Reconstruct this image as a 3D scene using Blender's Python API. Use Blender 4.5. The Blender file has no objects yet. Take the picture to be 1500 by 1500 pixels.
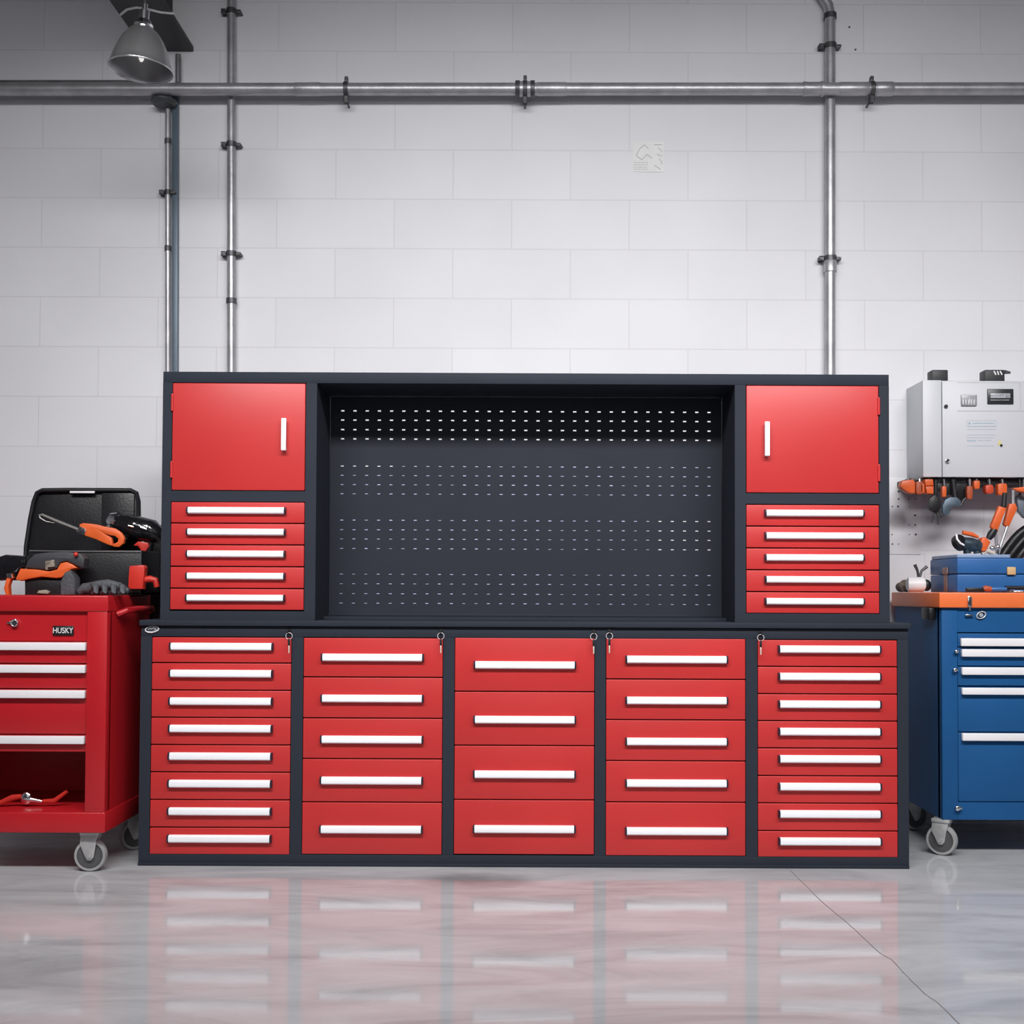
import bpy, bmesh, math, random
from mathutils import Vector, Matrix, Euler
random.seed(7)
S = bpy.context.scene
COL = S.collection

# ------------------------------------------------------------------ camera
FPX, PPX, PPY = 1730.0, 775.0, 818.0
CY = -4.6
ROT = Euler((math.radians(90 + 1.6), 0, 0)).to_matrix() @ Matrix.Rotation(math.radians(0.25), 3, 'Z')
def ray(px, py):
    return ROT @ Vector(((px - PPX) / FPX, -(py - PPY) / FPX, -1.0))
_r = ray(768, 1270.5)
CZ = -(_r.z / _r.y) * (0 - CY)
def P(px, py, Y):
    r = ray(px, py)
    k = (Y - CY) / r.y
    return Vector((r.x * k, Y, CZ + r.z * k))
def M(Y):                       # metres per pixel at depth Y
    return (Y - CY) / FPX
cam_d = bpy.data.cameras.new('camera')
cam = bpy.data.objects.new('camera', cam_d); COL.objects.link(cam)
cam.location = (0, CY, CZ)
cam.rotation_euler = ROT.to_euler()
cam_d.sensor_width = 36; cam_d.sensor_height = 36; cam_d.sensor_fit = 'HORIZONTAL'
cam_d.lens = FPX / 1500 * 36
cam_d.shift_x = -(PPX - 750) / 1500
cam_d.shift_y = (PPY - 750) / 1500
cam_d.clip_end = 100
S.camera = cam

# ------------------------------------------------------------------ world and lights
w = bpy.data.worlds.new('world'); S.world = w; w.use_nodes = True
bg = w.node_tree.nodes['Background']
bg.inputs[0].default_value = (0.80, 0.86, 1.0, 1); bg.inputs[1].default_value = 0.07
def light(name, kind, loc, target, power, color=(1, 1, 1), **kw):
    d = bpy.data.lights.new(name, kind); d.energy = power; d.color = color
    for k, v in kw.items(): setattr(d, k, v)
    o = bpy.data.objects.new(name, d); COL.objects.link(o)
    o.location = loc
    o.rotation_euler = (Vector(target) - Vector(loc)).to_track_quat('-Z', 'Y').to_euler()
    return o
light('overhead_strip_light', 'AREA', (0.28, -2.9, 3.65), (0.28, 0.1, 0.9), 176, (1, 0.985, 0.985),
      shape='RECTANGLE', size=5.4, size_y=0.45, spread=math.radians(106))
light('wall_center_fill', 'SPOT', (0.45, -3.6, 2.9), (0.10, 0.9, 2.35), 52, (1, 0.985, 0.99),  # unseen spot added to brighten the middle of the wall
      spot_size=math.radians(64), spot_blend=1.0, shadow_soft_size=0.35)
light('front_fill_light', 'AREA', (0.3, -6.8, 2.3), (0.3, 0.0, 0.9), 14, (0.93, 0.96, 1.0),  # added fill from behind the camera, no doorway is built
      shape='RECTANGLE', size=4.0, size_y=1.6, spread=math.radians(110))
S.view_settings.view_transform = 'Standard'
S.view_settings.look = 'None'
S.view_settings.gamma = 1
S.view_settings.exposure = -0.58
S.view_settings.use_curve_mapping = False

# ------------------------------------------------------------------ materials
def mat(name, col, rough=0.5, metal=0.0, var=0.06, scale=6.0, bump=0.0, bscale=60.0, coat=0.0, emit=None, spec=0.5,
        stretch=(1, 1, 1)):
    m = bpy.data.materials.new(name); m.use_nodes = True
    nt = m.node_tree; b = nt.nodes['Principled BSDF']
    b.inputs['Roughness'].default_value = rough
    b.inputs['Metallic'].default_value = metal
    b.inputs['Specular IOR Level'].default_value = spec
    if coat:
        b.inputs['Coat Weight'].default_value = coat; b.inputs['Coat Roughness'].default_value = 0.12
    tc = nt.nodes.new('ShaderNodeTexCoord')
    mp = nt.nodes.new('ShaderNodeMapping'); mp.inputs['Scale'].default_value = stretch
    nt.links.new(tc.outputs['Object'], mp.inputs[0])
    n = nt.nodes.new('ShaderNodeTexNoise'); n.inputs['Scale'].default_value = scale; n.inputs['Detail'].default_value = 4
    nt.links.new(mp.outputs[0], n.inputs['Vector'])
    r = nt.nodes.new('ShaderNodeValToRGB')
    c = Vector(col[:3])
    r.color_ramp.elements[0].position = 0.3; r.color_ramp.elements[1].position = 0.7
    r.color_ramp.elements[0].color = (*[max(0, x * (1 - var)) for x in c], 1)
    r.color_ramp.elements[1].color = (*[min(1, x * (1 + var)) for x in c], 1)
    nt.links.new(n.outputs[0], r.inputs[0]); nt.links.new(r.outputs[0], b.inputs['Base Color'])
    if bump:
        n2 = nt.nodes.new('ShaderNodeTexNoise'); n2.inputs['Scale'].default_value = bscale
        nt.links.new(tc.outputs['Object'], n2.inputs['Vector'])
        bp = nt.nodes.new('ShaderNodeBump'); bp.inputs['Strength'].default_value = bump; bp.inputs['Distance'].default_value = 0.01
        nt.links.new(n2.outputs[0], bp.inputs['Height']); nt.links.new(bp.outputs[0], b.inputs['Normal'])
    if emit:
        b.inputs['Emission Color'].default_value = (*emit[0], 1); b.inputs['Emission Strength'].default_value = emit[1]
    return m
RED = mat('red_powder_coat', (0.51, 0.030, 0.030), 0.38, 0, 0.05, 2.2, 0.05, 3.0, spec=0.4)
REDC = mat('red_cart_paint', (0.46, 0.012, 0.018), 0.32, 0, 0.05, 2.5)
FRAME = mat('charcoal_powder_coat', (0.026, 0.031, 0.043), 0.6, 0, 0.05, 5, 0.05, 400, spec=0.12)
PEG = mat('charcoal_pegboard', (0.027, 0.031, 0.041), 0.7, 0, 0.04, 5, 0.04, 400, spec=0.12)
GAP = mat('dark_cabinet_inside', (0.012, 0.012, 0.014), 0.8)
HAND = mat('white_handle', (0.93, 0.94, 0.97), 0.35, 0, 0.01)
CAP = mat('black_handle_cap', (0.012, 0.014, 0.030), 0.35)
CHROME = mat('chrome', (0.75, 0.75, 0.76), 0.18, 1.0, 0.05, 30)
STEEL = mat('galvanised_pipe', (0.42, 0.42, 0.44), 0.38, 0.55, 0.16, 14, 0.06, 90)
STEELD = mat('dark_galvanised_pipe', (0.22, 0.22, 0.23), 0.42, 0.5, 0.15, 14, 0.06, 90)
CLAMP = mat('dull_clamp_steel', (0.10, 0.10, 0.105), 0.45, 0.6, 0.3, 40)
BLUECON = mat('blue_grey_conduit', (0.10, 0.14, 0.18), 0.4, 0.2)
BLACK = mat('black_plastic', (0.010, 0.010, 0.012), 0.42, 0, 0.2, 10, 0.1, 120)
BLACKG = mat('glossy_black_plastic', (0.010, 0.010, 0.012), 0.15, 0, 0.2, 10, 0.5, 30)
GREY = mat('grey_rubber', (0.07, 0.075, 0.085), 0.7, 0, 0.2, 20, 0.3, 80)
ORANGE = mat('orange_plastic', (0.72, 0.12, 0.025), 0.42, 0, 0.12, 12)
ORANGED = mat('dull_orange_plastic', (0.42, 0.075, 0.025), 0.5, 0, 0.2, 12)
ORT = mat('orange_tray_paint', (0.78, 0.16, 0.040), 0.4, 0, 0.05, 4)
BLUE = mat('blue_cart_paint', (0.014, 0.085, 0.235), 0.45, 0, 0.06, 3, spec=0.12)
BLUEL = mat('blue_toolbox_plastic', (0.022, 0.115, 0.33), 0.4, 0, 0.08, 6)
BLUEP = mat('pale_blue_lid', (0.24, 0.33, 0.50), 0.4, 0, 0.08, 6)
REDP = mat('red_plastic', (0.55, 0.03, 0.02), 0.4, 0, 0.15, 12)
WHITE = mat('cabinet_grey_white', (0.60, 0.61, 0.65), 0.45, 0, 0.02, 3)
WHITES = mat('white_metal_strip', (0.80, 0.78, 0.80), 0.4, 0, 0.03, 5)
GALV = mat('caster_zinc', (0.50, 0.50, 0.50), 0.4, 0.4, 0.15, 30)
RUBBER = mat('grey_wheel_rubber', (0.33, 0.33, 0.33), 0.55, 0, 0.1, 20)
HUB = mat('dark_wheel_hub', (0.10, 0.10, 0.105), 0.4, 0.2, 0.2, 20)
ALU = mat('spun_aluminium', (0.55, 0.55, 0.56), 0.27, 0.82, 0.06, 3)
ALUIN = mat('aluminium_reflector', (0.34, 0.34, 0.35), 0.4, 0.7, 0.06, 3)
BULB = mat('frosted_bulb', (0.9, 0.9, 0.9), 0.3, emit=((1, 0.97, 0.93), 1.0))
BEAM = mat('dark_steel_beam', (0.012, 0.012, 0.013), 0.5, 0.2, 0.2, 6)
PAPER = mat('white_paper', (0.80, 0.80, 0.80), 0.7, 0, 0.03, 20)
INK = mat('faded_grey_ink', (0.52, 0.52, 0.53), 0.7)
INKB = mat('faded_blue_ink', (0.36, 0.47, 0.56), 0.6)
YEL = mat('yellow_warning_print', (0.70, 0.62, 0.25), 0.6)
TAN = mat('tan_plastic', (0.60, 0.40, 0.20), 0.5)
BROWN = mat('brown_cloth', (0.16, 0.12, 0.10), 0.8, 0, 0.4, 30, 0.4, 60)
LCD = mat('grey_lcd', (0.33, 0.34, 0.37), 0.3, 0, 0.15, 60)
HOLE = mat('drill_hole_dark', (0.12, 0.12, 0.13), 0.8)
SHINY = mat('bright_nickel', (0.80, 0.80, 0.82), 0.25, 0.35, 0.05, 30)
BRASS = mat('key_metal', (0.72, 0.66, 0.56), 0.3, 0.3)

def wall_material():
    m = bpy.data.materials.new('painted_block_wall'); m.use_nodes = True
    nt = m.node_tree; N = nt.nodes; L = nt.links; b = N['Principled BSDF']
    b.inputs['Roughness'].default_value = 0.62
    tc = N.new('ShaderNodeTexCoord')
    sx = N.new('ShaderNodeSeparateXYZ'); L.new(tc.outputs['Object'], sx.inputs[0])
    ad = N.new('ShaderNodeMath'); ad.operation = 'ADD'; L.new(sx.outputs[0], ad.inputs[0]); L.new(sx.outputs[1], ad.inputs[1])
    cb = N.new('ShaderNodeCombineXYZ'); L.new(ad.outputs[0], cb.inputs[0]); L.new(sx.outputs[2], cb.inputs[1])
    mp = N.new('ShaderNodeMapping'); L.new(cb.outputs[0], mp.inputs[0])
    z0 = P(768, 438, 0.9).z; x0 = P(515, 180, 0.9).x
    RH, BW = 0.2345, 0.552
    mp.inputs['Location'].default_value = (-x0 + 40 * BW, -z0 + 20 * RH, 0)
    br = N.new('ShaderNodeTexBrick'); L.new(mp.outputs[0], br.inputs['Vector'])
    br.inputs['Scale'].default_value = 1.0
    br.inputs['Brick Width'].default_value = BW; br.inputs['Row Height'].default_value = RH
    br.inputs['Mortar Size'].default_value = 0.0028; br.inputs['Mortar Smooth'].default_value = 0.4
    br.inputs['Color1'].default_value = (0.765, 0.765, 0.80, 1)
    br.inputs['Color2'].default_value = (0.79, 0.79, 0.825, 1)
    br.inputs['Mortar'].default_value = (0.69, 0.685, 0.715, 1)
    n = N.new('ShaderNodeTexNoise'); n.inputs['Scale'].default_value = 1.6; n.inputs['Detail'].default_value = 5
    L.new(tc.outputs['Object'], n.inputs['Vector'])
    rp = N.new('ShaderNodeValToRGB'); rp.color_ramp.elements[0].position = .3; rp.color_ramp.elements[1].position = .7
    rp.color_ramp.elements[0].color = (.93, .93, .93, 1); rp.color_ramp.elements[1].color = (1, 1, 1, 1)
    L.new(n.outputs[0], rp.inputs[0])
    mx = N.new('ShaderNodeMix'); mx.data_type = 'RGBA'; mx.blend_type = 'MULTIPLY'; mx.inputs[0].default_value = 1
    L.new(br.outputs['Color'], mx.inputs[6]); L.new(rp.outputs[0], mx.inputs[7])
    L.new(mx.outputs[2], b.inputs['Base Color'])
    n2 = N.new('ShaderNodeTexNoise'); n2.inputs['Scale'].default_value = 120; L.new(tc.outputs['Object'], n2.inputs['Vector'])
    b1 = N.new('ShaderNodeBump'); b1.inputs['Strength'].default_value = 0.10; b1.inputs['Distance'].default_value = 0.004
    L.new(n2.outputs[0], b1.inputs['Height'])
    b2 = N.new('ShaderNodeBump'); b2.inputs['Strength'].default_value = 0.3; b2.inputs['Distance'].default_value = 0.004; b2.invert = True
    L.new(br.outputs['Fac'], b2.inputs['Height']); L.new(b1.outputs[0], b2.inputs['Normal'])
    L.new(b2.outputs[0], b.inputs['Normal'])
    return m
def floor_material():
    m = bpy.data.materials.new('polished_concrete'); m.use_nodes = True
    nt = m.node_tree; N = nt.nodes; L = nt.links; b = N['Principled BSDF']
    tc = N.new('ShaderNodeTexCoord')
    mp = N.new('ShaderNodeMapping'); mp.inputs['Scale'].default_value = (0.7, 2.6, 1); mp.inputs['Rotation'].default_value = (0, 0, -0.35)
    L.new(tc.outputs['Object'], mp.inputs[0])
    n = N.new('ShaderNodeTexNoise'); n.inputs['Scale'].default_value = 1.9; n.inputs['Detail'].default_value = 8
    n.inputs['Roughness'].default_value = 0.6; n.inputs['Distortion'].default_value = 1.3
    L.new(mp.outputs[0], n.inputs['Vector'])
    rp = N.new('ShaderNodeValToRGB')
    e = rp.color_ramp.elements
    e[0].position = .28; e[0].color = (.36, .37, .385, 1); e[1].position = .68; e[1].color = (.545, .56, .58, 1)
    e.new(.5).color = (.475, .49, .51, 1)
    L.new(n.outputs[0], rp.inputs[0])
    # dark oil stain in front of the bench
    st = P(690, 1290, 0); stx = P(695, 1289, 0).x
    mp2 = N.new('ShaderNodeMapping'); mp2.vector_type = 'TEXTURE'
    mp2.inputs['Location'].default_value = (stx, -0.20, 0); mp2.inputs['Scale'].default_value = (0.30, 0.12, 1)
    n3 = N.new('ShaderNodeTexNoise'); n3.inputs['Scale'].default_value = 5; L.new(tc.outputs['Object'], n3.inputs['Vector'])
    L.new(tc.outputs['Object'], mp2.inputs[0])
    ln = N.new('ShaderNodeVectorMath'); ln.operation = 'LENGTH'; L.new(mp2.outputs[0], ln.inputs[0])
    a = N.new('ShaderNodeMath'); a.operation = 'ADD'; L.new(ln.outputs['Value'], a.inputs[0]); L.new(n3.outputs[0], a.inputs[1])
    mr = N.new('ShaderNodeMapRange'); mr.inputs['From Min'].default_value = 0.7; mr.inputs['From Max'].default_value = 1.5
    mr.inputs['To Min'].default_value = 0.5; mr.inputs['To Max'].default_value = 1.0
    L.new(a.outputs[0], mr.inputs['Value'])
    mx = N.new('ShaderNodeMix'); mx.data_type = 'RGBA'; mx.blend_type = 'MULTIPLY'; mx.inputs[0].default_value = 1
    L.new(rp.outputs[0], mx.inputs[6]); L.new(mr.outputs[0], mx.inputs[7]); L.new(mx.outputs[2], b.inputs['Base Color'])
    rr = N.new('ShaderNodeMapRange'); rr.inputs['To Min'].default_value = 0.035; rr.inputs['To Max'].default_value = 0.11
    L.new(n.outputs[0], rr.inputs['Value']); L.new(rr.outputs[0], b.inputs['Roughness'])
    b.inputs['IOR'].default_value = 1.40
    n2 = N.new('ShaderNodeTexNoise'); n2.inputs['Scale'].default_value = 7; n2.inputs['Detail'].default_value = 2
    L.new(tc.outputs['Object'], n2.inputs['Vector'])
    bp = N.new('ShaderNodeBump'); bp.inputs['Strength'].default_value = 0.03; bp.inputs['Distance'].default_value = 0.01
    L.new(n2.outputs[0], bp.inputs['Height']); L.new(bp.outputs[0], b.inputs['Normal'])
    return m
WALL = wall_material(); FLOOR = floor_material()
CEIL = mat('grey_ceiling', (0.16, 0.16, 0.17), 0.8)

# ------------------------------------------------------------------ mesh helpers
def thing(name, label, cat, loc=(0, 0, 0), rot=(0, 0, 0), group=None):
    o = bpy.data.objects.new(name, None); COL.objects.link(o)
    o.empty_display_size = 0.05
    o.location = loc; o.rotation_euler = rot
    o['label'] = label; o['category'] = cat
    if group: o['group'] = group
    return o
def root_of(o):
    while o.parent: o = o.parent
    return o
class MB:
    def __init__(s): s.b = bmesh.new()
    def _x(s, vs, mtx):
        if mtx is not None: bmesh.ops.transform(s.b, matrix=mtx, verts=vs)
    def box(s, x0, x1, y0, y1, z0, z1, bev=0.0, seg=2, mtx=None):
        r = bmesh.ops.create_cube(s.b, size=1)
        vs = r['verts']
        for v in vs:
            v.co = Vector(((x0 + x1) / 2 + v.co.x * (x1 - x0), (y0 + y1) / 2 + v.co.y * (y1 - y0), (z0 + z1) / 2 + v.co.z * (z1 - z0)))
        if bev > 0:
            es = list({e for v in vs for e in v.link_edges})
            r = bmesh.ops.bevel(s.b, geom=es, offset=bev, segments=seg, affect='EDGES', profile=0.5)
            vs = list({v for f in r['faces'] for v in f.verts} | {v for v in vs if v.is_valid})
        s._x(vs, mtx); return s
    def tube(s, pts, r, n=12, cap=True):
        pts = [Vector(p) for p in pts]
        rr = r if isinstance(r, (list, tuple)) else [r] * len(pts)
        rings = []; prev = None
        for i, p in enumerate(pts):
            t = ((pts[min(i + 1, len(pts) - 1)] - pts[max(i - 1, 0)])).normalized()
            if prev is None:
                a = t.orthogonal().normalized()
            else:
                a = (prev - t * prev.dot(t)).normalized()
            prev = a; b = t.cross(a)
            rings.append([s.b.verts.new(p + (a * math.cos(2 * math.pi * k / n) + b * math.sin(2 * math.pi * k / n)) * rr[i]) for k in range(n)])
        for i in range(len(rings) - 1):
            for k in range(n):
                s.b.faces.new((rings[i][k], rings[i][(k + 1) % n], rings[i + 1][(k + 1) % n], rings[i + 1][k]))
        if cap:
            s.b.faces.new(rings[0][::-1]); s.b.faces.new(rings[-1])
        return s
    def ring(s, c, R, r, ax='Y', n=24, m=8, mtx=None):
        c = Vector(c); pts = []
        vs = []
        for i in range(n):
            t = 2 * math.pi * i / n; row = []
            for k in range(m):
                u = 2 * math.pi * k / m
                d = R + r * math.cos(u); h = r * math.sin(u)
                p = {'Y': Vector((d * math.cos(t), h, d * math.sin(t))), 'Z': Vector((d * math.cos(t), d * math.sin(t), h)),
                     'X': Vector((h, d * math.cos(t), d * math.sin(t)))}[ax]
                row.append(s.b.verts.new(c + p))
            vs.append(row)
        for i in range(n):
            for k in range(m):
                s.b.faces.new((vs[i][k], vs[(i + 1) % n][k], vs[(i + 1) % n][(k + 1) % m], vs[i][(k + 1) % m]))
        s._x([v for r_ in vs for v in r_], mtx)
        return s
    def lathe(s, prof, c=(0, 0, 0), n=40, mtx=None, close=False):
        rows = []
        for (r, z) in prof:
            rows.append([s.b.verts.new(Vector(c) + Vector((r * math.cos(2 * math.pi * k / n), r * math.sin(2 * math.pi * k / n), z))) for k in range(n)])
        for i in range(len(rows) - 1):
            for k in range(n):
                s.b.faces.new((rows[i][k], rows[i][(k + 1) % n], rows[i + 1][(k + 1) % n], rows[i + 1][k]))
        if close:
            s.b.faces.new(rows[0][::-1]); s.b.faces.new(rows[-1])
        s._x([v for r_ in rows for v in r_], mtx)
        return s
    def ell(s, c, rx, ry, rz, mtx=None, n=20):
        r = bmesh.ops.create_uvsphere(s.b, u_segments=n, v_segments=n // 2, radius=1)
        bmesh.ops.transform(s.b, matrix=Matrix.Translation(c) @ (mtx.to_4x4() if mtx else Matrix()) @ Matrix.Diagonal((rx, ry, rz, 1)), verts=r['verts'])
        return s
    def prism(s, pts, y0, y1, bev=0.003):
        """outline in x,z extruded from y0 to y1"""
        a = [s.b.verts.new((p[0], y0, p[1])) for p in pts]
        f = s.b.faces.new(a)
        r = bmesh.ops.extrude_face_region(s.b, geom=[f])
        vs = [v for v in r['geom'] if isinstance(v, bmesh.types.BMVert)]
        bmesh.ops.translate(s.b, vec=(0, y1 - y0, 0), verts=vs)
        if bev:
            es = [e for e in {e for v in a + vs for e in v.link_edges}
                  if abs(e.verts[0].co.y - e.verts[1].co.y) < 1e-6]
            bmesh.ops.bevel(s.b, geom=es, offset=bev, segments=2, affect='EDGES', profile=0.5)
        return s
    def ppx(s, pts, Y, t, bev=0.003):
        """outline given as photo pixels placed at depth Y"""
        q = [P(a, b, Y) for a, b in pts]
        return s.prism([(v.x, v.z) for v in q], Y, Y + t, bev)
    def build(s, name, m, parent=None, local=False, smooth=True):
        bmesh.ops.recalc_face_normals(s.b, faces=s.b.faces[:])
        me = bpy.data.meshes.new(name); s.b.to_mesh(me); s.b.free()
        me.materials.append(m)
        o = bpy.data.objects.new(name, me); COL.objects.link(o)
        if parent:
            r = root_of(parent)
            if not local:
                mw = Matrix.LocRotScale(r.location, r.rotation_euler, None) if r.type == 'EMPTY' else Matrix.Translation(r.location)
                me.transform(mw.inverted())
            o.parent = parent
        elif not local:
            # put the origin at the base of the mesh
            xs = [v.co for v in me.vertices]
            c = Vector(((min(v.x for v in xs) + max(v.x for v in xs)) / 2, (min(v.y for v in xs) + max(v.y for v in xs)) / 2, min(v.z for v in xs)))
            me.transform(Matrix.Translation(-c)); o.location = c
        if smooth:
            for p in me.polygons: p.use_smooth = True
            try: me.set_sharp_from_angle(angle=math.radians(35))
            except Exception: pass
        return o
def tag(o, label, cat, group=None):
    o['label'] = label; o['category'] = cat
    if group: o['group'] = group
    return o
def structure(o, label=None):
    o['kind'] = 'structure'
    if label: o['label'] = label
    return o
def text_part(name, txt, size, loc, m, parent, depth=0.0008, squeeze=1.0):
    cu = bpy.data.curves.new('t', 'FONT'); cu.body = txt; cu.size = size; cu.extrude = depth
    cu.align_x = 'CENTER'; cu.align_y = 'CENTER'
    to = bpy.data.objects.new('t', cu); COL.objects.link(to)
    bpy.context.view_layer.update()
    dg = bpy.context.evaluated_depsgraph_get()
    me = bpy.data.meshes.new_from_object(to.evaluated_get(dg))
    bpy.data.objects.remove(to)
    me.transform(Matrix.Translation(loc) @ Matrix.Rotation(math.radians(90), 4, 'X') @ Matrix.Diagonal((squeeze, 1, 1, 1)))
    r = root_of(parent)
    me.transform(Matrix.Translation(-Vector(r.location)))
    me.materials.clear(); me.materials.append(m)
    o = bpy.data.objects.new(name, me); COL.objects.link(o); o.parent = parent
    return o

# ------------------------------------------------------------------ the room
WY = 0.9
RX, RF, RZ = 4.6, -7.2, 4.25
structure(MB().box(-RX - .2, RX + .2, WY, WY + .2, -0.1, RZ + .1).build('wall_back', WALL, smooth=False, local=True), 'white painted concrete block wall behind the bench')
structure(MB().box(-RX - .2, -RX, RF, WY, -0.1, RZ + .1).build('wall_left', WALL, smooth=False, local=True), 'white painted side wall on the left')
structure(MB().box(RX, RX + .2, RF, WY, -0.1, RZ + .1).build('wall_right', WALL, smooth=False, local=True), 'white painted side wall on the right')
flo = structure(MB().box(-RX, RX, RF, WY, -0.15, 0).build('floor', FLOOR, smooth=False, local=True), 'polished grey concrete floor')
structure(MB().box(-RX, RX, RF, WY, RZ, RZ + .15).build('ceiling', CEIL, smooth=False, local=True), 'dark grey ceiling')
# crack across the floor: shallow dark joint
def floorpt(px, py):
    r = ray(px, py); k = -CZ / r.z
    return Vector((r.x * k, CY + r.y * k, 0))
cr = MB(); pts = []
ctrl = [(1158, 1275), (1205, 1322), (1245, 1355), (1290, 1397), (1305, 1405), (1330, 1432), (1355, 1456), (1375, 1470), (1405, 1500), (1450, 1540)]
for i in range(len(ctrl) - 1):
    for k in range(4):
        t = k / 4
        pts.append(floorpt(ctrl[i][0] * (1 - t) + ctrl[i + 1][0] * t + random.uniform(-.7, .7), ctrl[i][1] * (1 - t) + ctrl[i + 1][1] * t))
vv = []
for i, p in enumerate(pts):
    d = (pts[min(i + 1, len(pts) - 1)] - pts[max(i - 1, 0)]).normalized(); n_ = Vector((-d.y, d.x, 0)) * random.uniform(.0010, .0018)
    vv.append((cr.b.verts.new(p + n_ + Vector((0, 0, .0006))), cr.b.verts.new(p - n_ + Vector((0, 0, .0006)))))
for i in range(len(vv) - 1): cr.b.faces.new((vv[i][0], vv[i][1], vv[i + 1][1], vv[i + 1][0]))
o = cr.build('crack', mat('crack_dirt', (.20, .18, .18), .7), flo, smooth=False, local=True)
o['label'] = 'thin dark crack running diagonally across the concrete'

# dark steel beam overhead, running from the wall towards the camera
bl, brt = P(213, 74, WY), P(284, 76, WY)
bm_ = MB()
zb = brt.z
bm_.box(bl.x, brt.x, -2.6, WY - .002, zb, zb + .025, .004)
bm_.box((bl.x + brt.x) / 2 - .012, (bl.x + brt.x) / 2 + .012, -2.6, WY - .002, zb + .02, zb + .33)
bm_.box(bl.x, brt.x, -2.6, WY - .002, zb + .325, RZ - .002, .004)
tag(bm_.build('ceiling_beam', BEAM), 'dark steel roof beam running out from the wall above the lamp', 'beam')

# ------------------------------------------------------------------ pipes
def clamp(parent, c, r, ax, name='clamp', lugs=True, m=CLAMP):
    mb = MB()
    # band
    if ax == 'Z':
        mb.lathe([(r, -.012), (r * 1.22, -.012), (r * 1.22, .012), (r, .012)], c, n=24)
        if lugs:
            for s_ in (-1, 1):
                mb.box(c[0] + s_ * r * 1.15 - .006, c[0] + s_ * r * 1.15 + s_ * .022, c[1] - .008, c[1] + .02, c[2] - .008, c[2] + .008, .003)
                mb.tube([(c[0] + s_ * (r + .022), c[1] - .012, c[2]), (c[0] + s_ * (r + .022), WY - .001, c[2])], .005, 8)
    else:
        mt = Matrix.Translation(c) @ Matrix.Rotation(math.pi / 2, 4, 'Y')
        mb.lathe([(r, -.010), (r * 1.2, -.010), (r * 1.2, .010), (r, .010)], (0, 0, 0), n=24, mtx=mt)
        if lugs:
            for s_ in (-1, 1):
                mb.box(c[0] - .008, c[0] + .008, c[1] - .008, c[1] + .02, c[2] + s_ * r * 1.1 - .004, c[2] + s_ * (r + .03), .003)
                mb.tube([(c[0], c[1] - .012, c[2] + s_ * (r + .02)), (c[0], WY - .001, c[2] + s_ * (r + .02))], .005, 8)
    return mb.build(name, m, parent)
PY = WY - .034
def vpipe(name, label, px, y0, y1, wpx, clamps, m=STEEL, Y=PY, extra_top=None, px1=None):
    px1 = px1 or px
    a, b = P(px, y0, Y), P(px1, y1, Y); r = wpx / 2 * M(Y)
    t = thing(name, label, 'pipe', b)
    pts = [b, a]
    if extra_top: pts += [P(q[0], q[1], Y) for q in extra_top]
    MB().tube(pts, r, 20).build('pipe_run', m, t)
    for (cy, kind) in clamps:
        f = (cy - y0) / (y1 - y0)
        c = P(px + (px1 - px) * f, cy, Y)
        if kind == 'c': clamp(t, c, r, 'Z')
        elif kind == 's': clamp(t, c, r, 'Z', lugs=False)
        elif kind == 'j':
            MB().lathe([(r, -.035), (r * 1.28, -.03), (r * 1.28, .03), (r, .035)], c, n=24).build('coupling', m, t)
    return t, r
yb = 870  # pipes continue down behind the bench
vpipe('conduit_pipe', 'left grey vertical pipe clamped to the wall behind the left end of the bench', 339, -118, 900, 12.5,
      [(17, 'c'), (212, 'c'), (372, 'c'), (441, 's')], STEEL)
t, r = vpipe('conduit_pipe', 'right grey vertical pipe crossing the horizontal pipe, bent at its top', 1216, 22, 900, 15.5,
             [(68, 'c'), (24, 's'), (379, 'c')], STEEL, Y=PY, extra_top=[(1213, 8), (1204, -6), (1190, -25), (1140, -75), (1100, -118)])
c = P(1216, 390, PY)
MB().lathe([(r, -.03), (r * 1.25, -.028), (r * 1.3, .02), (r * 1.1, .03), (r, .03)], c, n=24).build('coupling', STEEL, t)
vpipe('conduit_pipe', 'thin pale pipe running down the wall under the lamp beside the blue-grey channel', 246, 150, 900, 8,
      [(207, 's'), (282, 'c'), (364, 's')], STEEL, Y=WY - .03)
# blue grey channel beside it
tag(MB().ppx([(252, 134), (260.5, 134), (259, 900), (251.5, 900)], WY - .027, .025, .002).build('cable_channel', BLUECON), 'narrow blue-grey cable channel running down the wall beside the pale pipe', 'channel')
a = P(240, 143, WY - .062) - Vector((0, 0, .026))
jb = MB(); jb.lathe([(.001, -.012), (.045, -.012), (.058, .004), (.058, .012), (.001, .012)], a, n=28)
jt = thing('conduit_box', 'dark round conduit box on top of the thin pipe below the lamp', 'box', a); jb.build('box_shell', mat('dark_cap', (.06, .065, .07), .5, .2), jt)
a, b = P(261, 80, WY - .03), P(261, 121, WY - .03)
tag(MB().tube([b, a], .013, 16).build('pipe_stub', STEELD), 'short dark pipe stub between the beam and the horizontal pipe', 'pipe')
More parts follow.
